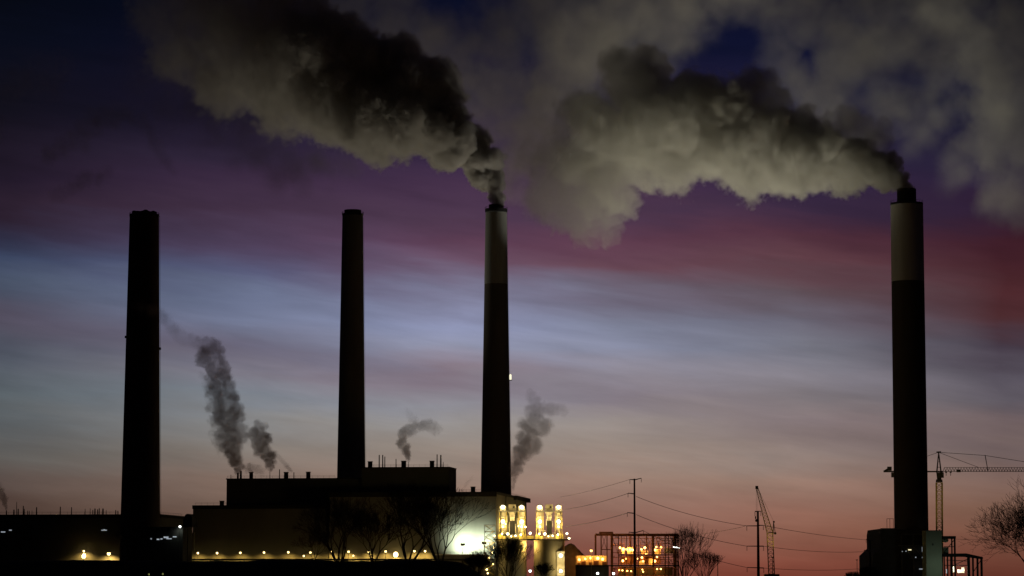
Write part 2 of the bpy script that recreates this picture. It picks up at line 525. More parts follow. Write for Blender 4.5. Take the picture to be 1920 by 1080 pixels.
def railing(fr, parent, ly, x0, x1, base_y, h=1.3, step=3.0):
    a, b_ = fr.lx(x0, base_y, ly), fr.lx(x1, base_y, ly); z = fr.z((x0 + x1) / 2, base_y, ly) - 0.3
    q = MB(); n = max(2, int((b_ - a) / step))
    for i in range(n + 1):
        l = a + (b_ - a) * i / n
        q.tube((l, ly, z), (l, ly, z + h + 0.3), 0.05, n=4, cap=False)
    for k in (0.55, 1.0):
        q.tube((a, ly, z + 0.3 + h * k), (b_, ly, z + 0.3 + h * k), 0.05, n=4, cap=False)
    q.build('roof_railing', MT['black'], parent)


roof_items(fm, UA, 30, [('pipe', 446, 4.2, 886.5), ('pipe', 451.5, 4.5, 883), ('vent', 471, 6, 885), ('pipe', 506, 1.4, 885), ('pipe', 524, 2.0, 880),
                          ('vent', 536.5, 7, 885), ('pipe', 551, 1.8, 885.5), ('vent', 578, 7, 884.5), ('pipe', 433, 1.6, 890)], 897)
roof_items(fm, UB, 30, [('vent', 694, 7.5, 865), ('pipe', 711, 2.4, 853), ('pipe', 717.5, 2.4, 853), ('pipe', 721.5, 2.0, 856), ('pipe', 742.5, 1.8, 860.5),
                          ('vent', 757, 8, 864), ('pipe', 766, 1.2, 866), ('vent', 810, 7.5, 864), ('pipe', 819.5, 2.2, 852), ('pipe', 826.5, 3.0, 853),
                          ('pipe', 831, 1.6, 866)], 876)
roof_items(fm, LA, 12, [('vent', 416, 7, 939)], 947)
roof_items(fm, LB, 40, [('vent', 887, 7.5, 912.5), ('pipe', 862, 1.2, 916)], 923)
railing(fm, UA, 23, 426, 628, 896.5)
railing(fm, UB, 21, 690, 840, 875.5)
railing(fm, LA, 2, 366, 424, 947)
railing(fm, LB, 1, 858, 928, 922.5)
q = MB(); zr = fm.z(930, 922.5)            # railing and downpipe on the lit end wall
for i in range(40):
    q.tube((-0.1, 3.2 * i + 2, zr - 0.2), (-0.1, 3.2 * i + 2, zr + 1.2), 0.05, n=4, cap=False)
q.tube((-0.1, 2, zr + 1.2), (-0.1, 127, zr + 1.2), 0.05, n=4, cap=False)
q.build('roof_railing', MT['black'], hall)
for ly in (38, 80, 118):
    MB().tube((0.35, ly, 0), (0.35, ly, zr - 1.2), 0.35, n=8).build('downpipe', MT['steel'], LB)
q = MB()
q.box((0.3, 70, zr - 2.2), (2.2, 131.5, zr + 0.15)); q.build('roof_overhang', MT['trim'], hall)

for ly in (14, 42, 70, 100):      # unseen lamps added behind the silos to brighten the end wall
    zq = 30.0
    lb = MB().box((0.02, ly - .4, zq + .6), (3.0, ly + .4, zq + .9)).build('added_lamp_bracket', MT['steel'], LB)
    MB().ball((3.0, ly, zq), .5, 8).build('lamp_bulb', MT['warm'], hall, smooth=True)
    light((4.2, ly, zq - .2), WARM, 3000, hall, .5)

# west hall (left)
fl = Frame(300, 964, 1350)
west = thing('turbine_hall', 'low black hall behind the leftmost chimney, with many small vents on its roof', 'power plant building',
             (fl.c[0], fl.c[1], 0), YAW)
zl = fl.z(300, 964)
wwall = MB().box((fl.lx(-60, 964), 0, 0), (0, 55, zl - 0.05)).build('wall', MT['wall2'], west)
q = MB(); q.box((fl.lx(-60, 964), -0.4, zl - 1.8), (0.4, 0.6, zl)); q.box((-0.5, 0.6, zl - 1.4), (0.4, 46, zl)); q.build('parapet', MT['trim'], west)
q = MB(); q.box((0.0, 46, zl - 5.2), (4.2, 58, zl - 0.25)); q.tube((2.1, 46, zl - 0.4), (2.1, 58, zl - 0.4), 1.6, n=12)
q.build('roof_overhang', MT['trim'], west)
MB().box((0.02, 46, 0), (2.4, 55, zl - 5.25)).build('stair_shaft', MT['dark'], west)
random.seed(5)
roof_items(fl, wwall, 6, [('pipe', x, w, y) for x, w, y in
    [(12, 2.5, 957), (26, 3, 955.5), (31, 1.6, 941), (34, 2.6, 954), (43.5, 2.2, 948.5), (45.5, 2, 954), (52, 2, 957.5), (55, 1.6, 957.5), (60, 1.4, 957),
     (68.5, 2.6, 951), (113, 2.2, 950), (134, 2, 951), (159.5, 1.6, 954), (169, 1.6, 953), (174, 2, 956), (178, 3, 953.5), (183, 2.4, 955), (186, 2.2, 953),
     (193, 3.4, 953.5), (199, 1.6, 956.5), (217, 2.2, 956.5), (221, 2.0, 957.5)]], 963.5)
railing(fl, west, 2, 0, 222, 963.5, 0.9, 4.0)
q = MB()
for i in range(14):
    q.tube((-0.1, 3.2 * i + 1, zl - 0.2), (-0.1, 3.2 * i + 1, zl + 1.0), 0.05, n=4, cap=False)
q.tube((-0.1, 1, zl + 1.0), (-0.1, 45, zl + 1.0), 0.05, n=4, cap=False); q.build('roof_railing', MT['black'], west)
for x0, x1, y0, y1 in ((2, 10, 996.5, 998.5), (17, 22, 993.2, 995), (190, 200.5, 993.3, 994.9), (194, 197, 992.5, 993.3)):
    l0, l1 = fl.lx(x0, y0), fl.lx(x1, y0)
    MB().box((l0, -0.12, fl.z(x0, y1)), (l1, -0.02, fl.z(x0, y0))).build('window', MT['dimw'], west)

# dark switch house in front of the left chimney
sw = thing('switch_house', 'square black switch house with a strip of small lit windows below the leftmost chimney', 'building', (P(300, 1000, 1290).x, 1290, 0))
hw = 42.5 * px(1290); zs_ = P(300, 990, 1290).z
MB().box((-hw, 0, 0), (hw, 18, zs_)).build('wall', MT['dark'], sw)
MB().box((-hw - 0.3, -0.3, zs_), (hw + 0.3, 18.3, zs_ + 0.5)).build('roof', MT['trim'], sw)
random.seed(9)
for x0, x1, y0, y1, bright in ((282, 285, 1009, 1011.5, 0), (294, 299, 1010, 1012.5, 0), (301, 305, 1009.5, 1011.5, 0), (307, 316, 1006, 1009, 1), (312, 322, 1009.3, 1011, 0), (324, 331, 1005.5, 1007.5, 0)):
    s = px(1290)
    cx_ = (x0 + x1) / 2 - 300
    MB().box((((x0 - 300)) * s, -0.14, P(960, y1, 1290).z), ((x1 - 300) * s, -0.02, P(960, y0, 1290).z)).build('window', MT['dimw'], sw)

# lit annex between the two halls
an_ = thing('annex_building', 'small lamplit annex with pipes in the gap between the two halls', 'building', (P(352, 1000, 1511).x, 1511, 0), YAW)
hw = 13 * px(1511)
MB().box((-hw, 0, 0), (hw - 0.3, 20, P(352, 999, 1511).z)).build('wall', MT['wall'], an_)
q = MB()
for zz in (P(352, 1003, 1511).z, P(352, 1026, 1511).z):
    q.tube((-hw, -0.8, zz), (hw - 0.4, -0.8, zz), 0.35, n=8)
q.tube((-0.5, -1.8, 0), (-0.5, -1.8, P(352, 992, 1511).z), 0.18, n=6); q.build('pipe', MT['steel'], an_)

# long pipe run in front of the halls
pr = thing('pipeline', 'long dark pipe run on short trestles along the foot of the halls', 'pipeline', (P(350, 1047, 1440).x, 1440, 0))
xa, xb = P(142, 1047, 1440).x - pr.location.x, P(930, 1047, 1440).x - pr.location.x
z0 = P(960, 1051.2, 1440).z
q = MB(); q.tube((xa, 0, z0 + 0.45), (xb, 0, z0 + 0.45), 0.42, n=10); q.tube((xa, 1.1, z0 + 0.5), (xb, 1.1, z0 + 0.5), 0.45, n=10); q.build('pipe', MT['black'], pr)
for i in range(26):
    X = xa + (xb - xa) * i / 25
    MB().box((X - 0.25, -0.3, 0), (X + 0.25, 1.5, z0 - 0.02)).build('trestle', MT['black'], pr)

# ------------------------------------------------------------------ lamps along the halls
def lamp(name, label, x, y, d, bulb, col, power, group, r=0.5, spot=150, gl=None, base=0.0, cat='lamp', lit=True, aim=(0, 0.45, -1)):
    p = P(x, y, d)
    t = thing(name, label, cat, (p.x, p.y, base), 0, group)
    h = p.z - base
    MB().tube((0, -1.0, 0), (0, -1.0, h + 0.3), 0.13, 0.09, n=6).build('pole', MT['steel'], t)
    q = MB(); q.tube((0, -1.0, h + 0.3), (0, 0.2, h + 0.55), 0.07, n=5); q.lathe([(r * 0.9, h + 0.42), (r * 0.8, h + 0.75), (0.15, h + 0.95)], 10); hg = q.build('lamp_housing', MT['steel'], t)
    MB().ball((0, 0, h), r, 10, (1, 1, 1.15)).build('lamp_bulb', MT[bulb], hg, smooth=True)
    if lit: light((0, -0.0, h - r - 0.15), col, power, t, 0.3, spot, aim, 0.8)
    return t


ORD = ['first', 'second', 'third', 'fourth', 'fifth', 'sixth', 'seventh', 'eighth', 'ninth', 'tenth', 'eleventh', 'twelfth', 'thirteenth', 'fourteenth']
xs_l = [(371, 1037), (407, 1037), (450.5, 1036.5), (495, 1036), (540.5, 1035.5), (582, 1036), (622.5, 1035), (653.5, 1034.5), (691.5, 1034.5), (723, 1034), (777, 1033.5), (797, 1033.5)]
wall_d = lambda x: fm.c[1] + fm.lx(x, 1036) * EX[1]
west_d = lambda x: fl.c[1] + fl.lx(x, 1036) * EX[1]
for i, (x, y) in enumerate(xs_l):
    lamp('wall_lamp', f'{ORD[i]} from the left of the yellow lamps along the boiler house wall', x, y, wall_d(x) - 4.0, 'sodium', SODIUM,
         4200, 'yellow lamps along the boiler house wall', r=0.52)
for lab, x, y, k in (('yellow lamp above the glow left of the switch house', 157, 1033.5, 1.0), ('low bright pair of yellow lamps midway along the black hall', 204, 1038, 2.2),
                     ('small yellow lamp close beside the switch house on its left', 247.5, 1037.5, 0.7)):
    lamp('wall_lamp', lab, x, y, west_d(x) - 4.0, 'sodium', SODIUM, 11000 * k, 'yellow lamps along the black hall', r=0.45 if k < 2 else 0.8)
lamp('wall_lamp', 'lowest squat yellow lamp directly under another at the black hall', 157, 1043, west_d(157) - 3.2, 'sodium', SODIUM, 18000, 'yellow lamps along the black hall', r=1.0)
lamp('wall_lamp', 'squat bright yellow lamp glaring behind the bare tree trunks', 742, 1040, wall_d(742) - 4.0, 'sodium', SODIUM, 22000, 'yellow lamps along the boiler house wall', r=1.3)
lamp('wall_lamp', 'small low yellow lamp below the eighth lamp of the wall', 662.5, 1042, wall_d(662) - 4, 'sodium', SODIUM, 2500, 'yellow lamps along the boiler house wall', r=0.4)
lamp('wall_lamp', 'small low yellow lamp left of the bare tree, near the pipe run', 569.5, 1042.5, wall_d(569) - 4, 'sodium', SODIUM, 2500, 'yellow lamps along the boiler house wall', r=0.45)
lamp('wall_lamp', 'white lamp at the roof corner of the black switch house', 337.5, 987.5, 1288, 'white', WHITE, 250, None, r=0.5)

# floodlights washing the wall
for lab, x, y, k in (('big white floodlight glaring at the wall, behind the bare tree', 868, 1021, 1.0), ('second white floodlight, right of the bigger glare beside the stair tower', 908, 1018, 0.55)):
    p = P(x, y, wall_d(x) - 6.0)
    t = thing('floodlight', lab, 'floodlight', (p.x, p.y, 0), YAW, 'white floodlights at the boiler house wall')
    MB().tube((0, -1.2, 0), (0, -1.2, p.z + 0.5), 0.2, 0.14, n=8).build('pole', MT['steel'], t)
    MB().box((-1.2, -1.0, p.z - 0.7), (1.2, -0.45, p.z + 0.7)).build('lamp_housing', MT['steel'], t)
    MB().box((-1.1, -0.44, p.z - 0.6), (1.1, -0.36, p.z + 0.6)).build('lamp_face', MT['white'], t)
    light((0, 0.3, p.z), WHITE, 24000 * k, t, 0.8, 150, (0, 1, 0.12), 0.5)

# low roof in front of the floodlit wall
ph = thing('pump_house', 'low pump house with a railed flat roof below the white floodlights', 'building', (P(866, 1040, 1455).x, 1455, 0))
hw = 50 * px(1455); zt_ = P(960, 1041, 1455).z
MB().box((-hw, 0, 0), (hw, 14, zt_)).build('wall', MT['steel'], ph)
MB().box((-hw - 0.4, -0.4, zt_), (hw + 0.4, 14.4, zt_ + 0.5)).build('roof', MT['filt'], ph)
q = MB()
for i in range(15):
    X = -hw + 2 * hw * i / 14; q.tube((X, 0, zt_ + 0.5), (X, 0, zt_ + 1.7), 0.06, n=4, cap=False)
for k in (0.6, 1.15): q.tube((-hw, 0, zt_ + 0.5 + k), (hw, 0, zt_ + 0.5 + k), 0.06, n=4, cap=False)
q.build('roof_railing', MT['black'], ph)

# ------------------------------------------------------------------ silos with filter towers
def silo(label, x0, x1, d):
    s = px(d); xc = (x0 + x1) / 2; c = P(xc, 1012, d)
    t = thing('storage_silo', label, 'silo', (c.x, d, 0), 0, 'floodlit storage silos')
    r = (x1 - x0) / 2 * s
    Z = lambda y: P(960, y, d).z
    zt = Z(1013)
    MB().lathe([(r, 0), (r, zt - 0.6), (r + 0.35, zt - 0.6), (r + 0.35, zt)], 48).build('tank', MT['silo'], t, smooth=False)
    # platform and its railing
    q = MB(); pw = r + 2.2
    q.box((-pw, -pw, zt), (pw, pw, zt + 0.45)); pf = q.build('platform', MT['black'], t)
    q = MB()
    for i in range(15):
        X = -pw + 2 * pw * i / 14
        for Y in (-pw, pw): q.tube((X, Y, zt + 0.45), (X, Y, zt + 1.9), 0.07, n=4, cap=False)
    for k in (0.75, 1.4):
        for Y in (-pw, pw): q.tube((-pw, Y, zt + 0.45 + k), (pw, Y, zt + 0.45 + k), 0.07, n=4, cap=False)
        for X in (-pw, pw): q.tube((X, -pw, zt + 0.45 + k), (X, pw, zt + 0.45 + k), 0.07, n=4, cap=False)
    q.build('platform_railing', MT['yellow'], pf)
    # machinery on the platform
    q = MB()
    for (X, w, h) in ((-6.2, 1.4, 2.2), (-3.9, 1.0, 1.5), (3.9, 1.3, 1.9), (6.4, 0.9, 2.6)):
        q.box((X - w / 2, -pw + 1.2, zt + 0.45), (X + w / 2, -pw + 2.8, zt + 0.45 + h))
    for X in (-5.0, 5.2): q.tube((X, -pw + 2, zt + 0.45), (X, -pw + 2, zt + 4.2), 0.3, n=8)
    q.build('valve_cabinet', MT['yellow'], t)
    off = 17.5 * s
    for sg in (-1, 1):
        X = sg * off
        q = MB(); w = 5.6 * s
        q.box((X - w, -w, Z(957)), (X + w, w, Z(949)))                                # top house
        q.add([(X - w, -w, Z(949)), (X + w, -w, Z(949)), (X + w, w, Z(949)), (X - w, w, Z(949)), (X - 0.3, -0.3, Z(945)), (X + 0.3, -0.3, Z(945)), (X + 0.3, 0.3, Z(945)), (X - 0.3, 0.3, Z(945))],
              [(0, 1, 5, 4), (1, 2, 6, 5), (2, 3, 7, 6), (3, 0, 4, 7), (4, 5, 6, 7)])
        hs = MB.build(q, 'filter_house', MT['filt'], t)
        q = MB(); q.lathe([(5.2 * s, Z(988)), (5.2 * s, Z(961)), (4.6 * s, Z(958.5))], 20, c=(X, 0, 0))
        q.lathe([(1.2 * s, Z(1001)), (5.1 * s, Z(988.2))], 20, c=(X, 0, 0)); q.build('filter_drum', MT['filt'], t)
        q = MB()
        for a in (-1, 1):
            for b_ in (-1, 1):
                q.tube((X + a * 6.4 * s, b_ * 6.4 * s, zt + 0.45), (X + a * 6.4 * s, b_ * 6.4 * s, Z(957.5)), 0.14, n=5)
        for y in (990, 974):
            for a, b_ in (((-1, -1), (1, -1)), ((1, -1), (1, 1)), ((1, 1), (-1, 1)), ((-1, 1), (-1, -1))):
                q.tube((X + a[0] * 6.4 * s, a[1] * 6.4 * s, Z(y)), (X + b_[0] * 6.4 * s, b_[1] * 6.4 * s, Z(y)), 0.12, n=4)
        q.build('filter_frame', MT['yellow'], t)
    q = MB(); q.box((-25 * s, -7 * s, Z(959.5)), (25 * s, 7 * s, Z(957.4))); ud = q.build('upper_deck', MT['steel'], t)
    q = MB()
    for i in range(13):
        X = (-25 + 50 * i / 12) * s; q.tube((X, -7 * s, Z(957.4)), (X, -7 * s, Z(953.2)), 0.05, n=4, cap=False)
    q.tube((-25 * s, -7 * s, Z(953.2)), (25 * s, -7 * s, Z(953.2)), 0.06, n=4); q.build('upper_railing', MT['steel'], ud)
    q = MB(); q.box((-7 * s, -4 * s, Z(956.8)), (7 * s, 4 * s, Z(946))); fh = q.build('fan_house', MT['silo'], t)
    q = MB(); q.box((1.0 * s, -4.3 * s, Z(953)), (4.5 * s, -4.05 * s, Z(949))); q.build('fan_louvre', MT['black'], fh)
    q = MB()
    for a, b_ in ((-7, -2.5), (7, 2.5)): q.tube((a * s, -3 * s, Z(959.5)), (b_ * s, -3 * s, Z(969)), 0.25, n=6)
    q.lathe([(2.5 * s, Z(1001)), (4.2 * s, Z(972)), (6.5 * s, Z(960))], 20); q.build('hopper', MT['filt'], t)
    q = MB(); q.box((-4.5 * s, -7.6 * s, Z(1003)), (5.0 * s, -6.9 * s, Z(976.5))); q.build('lift_shaft', MT['black'], t)
    rp = random.Random(int(x0))
    q = MB()
    for _ in range(16):
        X = rp.uniform(-24, 24) * s; ya = rp.uniform(962, 1000); yb_ = min(1003, ya + rp.uniform(8, 30)); dep = rp.uniform(-6.5, 5) * s
        q.tube((X, dep, Z(yb_)), (X, dep, Z(ya)), rp.uniform(.08, .2), n=6)
        if rp.random() < .6:
            X2 = max(-24 * s, min(24 * s, X + rp.uniform(-9, 9) * s)); q.tube((X, dep, Z(ya)), (X2, dep, Z(ya)), rp.uniform(.08, .16), n=6)
    q.build('pipework', MT['filt'], t)
    q = MB()
    for y in (968, 986): q.box((-24 * s, -6.6 * s, Z(y + .7)), (24 * s, -5.6 * s, Z(y)))
    for _ in range(9):
        X = rp.uniform(-26, 26) * s; q.box((X - .4, -pw + 3.0, zt + .45), (X + rp.uniform(.3, 1.0), -pw + 4.4, zt + rp.uniform(1.2, 3.6)))
    q.build('walkway', MT['steel'], t)
    # lamps fixed to the tower
    for X, y, r, pw_ in ((-17.5, 951, .95, 2600), (17.5, 951, .95, 2600), (-17.5, 978, .9, 3400), (17.5, 978, .9, 3400),
                         (-8.5, 1001.5, 0.6, 2600), (16, 1003, 0.4, 2200), (-19, 1001.5, 0.4, 2200), (17.5, 988, 0.4, 1500), (-17.5, 988, 0.4, 1500), (6, 1005, .35, 1800), (-2, 1006, .3, 1500)):
        dep = -7.6 * s if y < 1000 else -pw + 0.6
        if y < 960: dep = -6.8 * s
        q = MB(); q.ball((X * s, dep, Z(y)), r, 10); q.build('lamp_bulb', MT['warm'], t, smooth=True)
        light((X * s, dep - r - 0.35, Z(y)), WARM, pw_ * (0.5 if y < 998 else 0.5), t, 0.4)
    for X, y in ((-17.5, 962), (17.5, 962), (0, 990)):  # unseen rear lamps, added to brighten the boiler house end wall
        MB().ball((X * s, 8.5 * s, Z(y)), .6, 8).build('lamp_bulb', MT['warm'], t, smooth=True)
        light((X * s, 8.5 * s + 1.2, Z(y)), WARM, 2600, t, 0.4)
    return t, pw, zt, s


s1, pw1, zt1, ss = silo('floodlit silo with twin filter towers, standing against the boiler house end wall', 934, 987, 1400)
s2, pw2, zt2, ss = silo('floodlit silo with twin filter towers against the open sky, with a bright lit niche', 1001, 1058.5, 1400)
q = MB()      # lit niche on the right silo
r2 = 28.75 * ss
q = MB(); q.box((13.5 * ss, -r2 * 0.98, 0), (28 * ss, -r2 * 0.55, P(960, 1034, 1400).z)); q.build('stair_enclosure', MT['filt'], s2)
for y, r in ((1042, 0.9), (1071, 0.8)):
    MB().ball((21 * ss, -r2 * 0.98 - 1.4, P(960, y, 1400).z), r, 10).build('lamp_bulb', MT['warm'], s2, smooth=True)
    light((21 * ss, -r2 * 0.98 - 2.9, P(960, y, 1400).z), WARM, 900, s2, 0.4)
# tall yellow washes on the tanks
light((-r2 - 3.0, -4.0, zt2 - 2.5), SODIUM, 2200, s2, 0.5)
light((r2 + 1.6, -5.0, zt1 - 2.5), SODIUM, 1300, s1, 0.5)
light((-r2 - 2.0, -6.0, zt1 - 2.5), SODIUM, 1300, s1, 0.5)
# bridge between the silos
br_o = thing('footbridge', 'railed yellow footbridge joining the tops of the two silos', 'bridge', (P(994, 1010, 1400).x, 1400, 0))
q = MB(); q.box((-1.0, -1.5, zt1 + 0.46), (1.0, 1.5, zt1 + 0.7)); q.build('deck', MT['steel'], br_o)
q = MB(); q.box((-1.7, -2.2, zt1 + 0.72), (1.7, -2.0, zt1 + 2.2)); q.build('side_rail', MT['yellow'], br_o)
q = MB(); q.ball((0, -2.6, P(960, 1000, 1400).z), 0.6, 10); q.build('lamp_bulb', MT['warm'], br_o, smooth=True)
light((0, -3.9, P(960, 1000, 1400).z), WARM, 700, br_o, 0.4)
for lab, x, y in (('small warm lamp on the right end of the right silo platform', 1063, 1000.5), ('lowest small warm lamp hanging off the right silo platform edge', 1067, 1009.5)):
    t = thing('platform_lamp', lab, 'lamp', tuple(P(x, y, 1398)), 0, 'lamps at the silo platform end')
    MB().ball((0, 0, 0), 0.55, 10).build('lamp_bulb', MT['warm'], t, smooth=True)
    MB().tube((-1.6, 0, -1.6), (0, 0, 0.3), 0.08, n=5).build('bracket', MT['steel'], t)
    light((0, -1.1, 0), WARM, 250, t, 0.4)

# stair tower left of the silos
stt = thing('stair_tower', 'open lattice stair tower with yellow lamps left of the floodlit silos', 'stair tower', (P(918.5, 1000, 1398).x, 1398, 0))
q = MB(); q.lattice((0, 0, 0), (0, 0, P(960, 984, 1398).z), 5.2, 5.2, 8, 0.17, 0.1, side=(1, 0, 0)); q.build('tower_frame', MT['steel'], stt)
q = MB()
zc = np.linspace(0.5, P(960, 986, 1398).z, 11)
for i in range(10):
    sg = -1 if i % 2 else 1
    q.tube((-2.2 * sg, -1.2, zc[i]), (2.2 * sg, -1.2, zc[i + 1]), 0.22, n=4)
    q.box((-2.5, -2.4, zc[i + 1] - 0.1), (2.5, 2.4, zc[i + 1]))
q.build('stair_flight', MT['yellow'], stt)
for x, y, r in ((2.0, 1027, 0.5), (-0.3, 1046, 0.4), (1.6, 1058, 0.35), (-1.5, 1068, 0.45), (2.2, 1005, 0.5), (-1.0, 1075, 0.4), (1.4, 1036, 0.4)):
    MB().ball((x, -2.9, P(960, y, 1398).z), r, 8).build('lamp_bulb', MT['sodium'], stt, smooth=True)
for y in (1030, 1060): light((0, -4.6, P(960, y, 1398).z), WARM, 500, stt, 0.4)

# ------------------------------------------------------------------ coal pile, orange yard, steel frame
d = 1440; s = px(d)
q = MB(); pile = []
nn = 40
for j in range(nn + 1):
    for i in range(nn + 1):
        X = (-60 + 110 * i / nn); Y = (-40 + 80 * j / nn)
        u = X * s; w = Y * s
        h = max(0, 1 - (abs(X + 5) / (47 if X > -5 else 50)) ** 1.6 - (Y / 40) ** 2) ** 0.85
        z = h * (P(960, 1020, d).z) + (1.6 * mnoise.noise(Vector((u * .16, w * .16, 1))) + 0.7 * mnoise.noise(Vector((u * .7, w * .7, 3)))) * min(1, h * 2) - 0.02
        pile.append((u, w, z))
q.add(pile, [(j * (nn + 1) + i, j * (nn + 1) + i + 1, (j + 1) * (nn + 1) + i + 1, (j + 1) * (nn + 1) + i) for j in range(nn) for i in range(nn)])
o = q.build('coal_pile', MT['coal'], smooth=True); o.location = (P(1076, 1040, d).x, d, 0)
tag(o, 'dark rounded coal pile rising right of the silos, its foot lit orange', 'coal pile')

t = thing('loading_shed', 'low open shed glowing orange at the foot of the coal pile', 'shed', (P(1109, 1050, 1415).x, 1415, 0))
s = px(1415); Z = lambda y: P(960, y, 1415).z
MB().box((-29 * s, 0, 0), (29 * s, 0.6, Z(1042))).build('back_wall', MT['silo'], t)
MB().box((-30 * s, -3.4, Z(1062.5)), (32 * s, -0.05, Z(1059.5))).build('deck', MT['trim'], t)
MB().box((-30 * s, -3.0, 0), (32 * s, -2.4, Z(1062.6))).build('plinth_wall', MT['dark'], t)
q = MB()
for X in (-28, -20, -12, -5, 4, 13, 20, 28): q.box((X * s - 0.12, -2.6, Z(1059.4)), (X * s + 0.12, -2.3, Z(1042)))
q.build('post', MT['rust'], t)
q = MB()
for X, w, h in ((-24, 5, 4), (-15, 8, 7), (-2, 6, 5), (8, 9, 8), (24, 7, 6)): q.box(((X - w / 2) * s, -1.9, Z(1059.4)), ((X + w / 2) * s, -0.5, Z(1059.4 - h)))
q.build('machine_housing', MT['rust'], t)
for x, y, r in ((1086, 1049.5, 0.6), (1097, 1048, 0.5), (1107, 1046.5, 0.5), (1120.5, 1047, 0.75), (1129.5, 1048.5, 0.65)):
    X = (x - 1109) * s
    MB().ball((X, -2.9, Z(y)), r, 10).build('lamp_bulb', MT['orange'], t, smooth=True)
    light((X, -2.0, Z(y - 3)), ORANGE, 800, t, 0.4)
light((-13 * s, 5, Z(1038)), ORANGE, 3500, t, 0.5)
light((-24 * s, 8, Z(1034)), ORANGE, 1800, t, 0.5)

fr_ = thing('steel_frame', 'open rust red steel frame hung with orange lamps behind the tall power pole', 'steel frame', (P(1193, 1050, 1450).x, 1450, 0))
d = 1450; s = px(d); Z = lambda y: P(960, y, d).z
D2 = 14.0
cols = [(1118, 1000, .22), (1127.5, 998, .3), (1138.5, 998, .25), (1148, 998, .5), (1160, 1003, .22), (1165.5, 1003, .16), (1175, 1003, .16), (1183.5, 1003, .16), (1197, 1003, .2), (1212, 1003, .16), (1225.5, 1004, .35),
        (1247, 1003, .28), (1253, 1003, .2), (1266, 1003, .7), (1271, 1002, .4)]
for x, yt, w in cols:
    q = MB(); X = (x - 1193) * s
    q.box((X - w, -w, 0), (X + w, w, Z(yt)))
    q.build('column', MT['rust'], fr_)
for x in (1118, 1148, 1183.5, 1225.5, 1266):
    q = MB(); X = (x - 1193) * s; q.box((X - .3, D2 - .3, 0), (X + .3, D2 + .3, Z(1003))); q.build('column', MT['rust'], fr_)


def beam(x0, x1, y0, y1, dep=(0.75, 1.5), m='rust', name='beam'):
    q = MB(); q.box(((x0 - 1193) * s, dep[0], Z(y1)), ((x1 - 1193) * s, dep[1], Z(y0))); return q.build(name, MT[m], fr_)


beam(1117, 1272, 1000.5, 1003, (-.3 - .5, -.75 + .0))
beam(1124, 1150, 997, 1000.3, (-.9, .9))
beam(1148, 1272, 1003.2, 1005.5, (.72, 1.4))
beam(1117, 1272, 1001, 1004, (D2 - .9, D2 - .4))
beam(1160, 1270, 1039.5, 1041.5, (-1.3, -.75))
beam(1160, 1270, 1040, 1041, (-.7, D2), 'rust', 'floor_deck')
beam(1127, 1148, 1029.5, 1031, (.8, 1.2))
beam(1136, 1272, 1059.5, 1062, (-1.3, -.75), 'trim')
beam(1160, 1262, 1063, 1080, (3, 3.6), 'dark', 'infill_panel')
beam(1246, 1263, 1027, 1038, (3.0, 3.6), 'filt', 'infill_panel')
rp = random.Random(77)
for nm, y0_, y1_, k in (('pipework', 1006, 1039, 34), ('pipework', 1042, 1060, 40), ('pipework', 1063, 1082, 26)):
    q = MB()
    for _ in range(k):
        x = rp.uniform(1150, 1265); dep = rp.uniform(1.0, 11.0); ya, yb_ = sorted((rp.uniform(y0_, y1_), rp.uniform(y0_, y1_)))
        q.tube(((x - 1193) * s, dep, Z(yb_)), ((x - 1193) * s, dep, Z(ya)), rp.uniform(.07, .22), n=5)
        if rp.random() < .7:
            x2 = max(1150, min(1266, x + rp.uniform(-26, 26))); q.tube(((x - 1193) * s, dep, Z(ya)), ((x2 - 1193) * s, dep, Z(ya)), rp.uniform(.07, .2), n=5)
    for zz in (y0_ + 3, y1_ - 3):
        for dep in (2.5, 7.5): q.tube((-43 * s, dep, Z(zz)), (72 * s, dep, Z(zz)), .14, n=5)
    q.build(nm, MT['rust'], fr_)
for x0, x1, y0_, y1_, dp in ((1166, 1172, 1030, 1038, 5.0), (1176, 1188, 1026, 1038, 5.4), (1203, 1216, 1032, 1039, 6), (1229, 1240, 1029, 1039, 6), (1199, 1209, 1051, 1059, 4), (1217, 1224, 1047, 1059, 5)):
    beam(x0, x1, y0_, y1_, (dp, dp + 2.5), 'filt', 'machine_housing')
beam(1165, 1192, 1043, 1058, (6.0, 6.4), 'rust', 'infill_panel')
beam(1200, 1240, 1043, 1058, (7.0, 7.4), 'rust', 'infill_panel')
q = MB()
for x0, y0, x1, y1 in ((1128, 1000, 1138, 1030), (1138, 1000, 1128, 1030), (1197, 1005, 1212, 1022), (1212, 1005, 1226, 1030), (1148, 1005, 1160, 1040), (1247, 1005, 1266, 1026), (1160, 1041, 1183, 1060), (1226, 1041, 1247, 1060)):
    q.tube(((x0 - 1193) * s, 0.5, Z(y0)), ((x1 - 1193) * s, 0.5, Z(y1)), 0.12, n=5)
q.build('brace', MT['rust'], fr_)
q = MB(); random.seed(4)
for i in range(16):
    x = random.uniform(1161, 1225); q.tube(((x - 1193) * s, random.uniform(3, 10), Z(1040)), ((x - 1193) * s, random.uniform(3, 10) * 0 + 5, Z(random.uniform(1004, 1022))), 0.09, n=4)
q.build('hanger', MT['rust'], fr_)
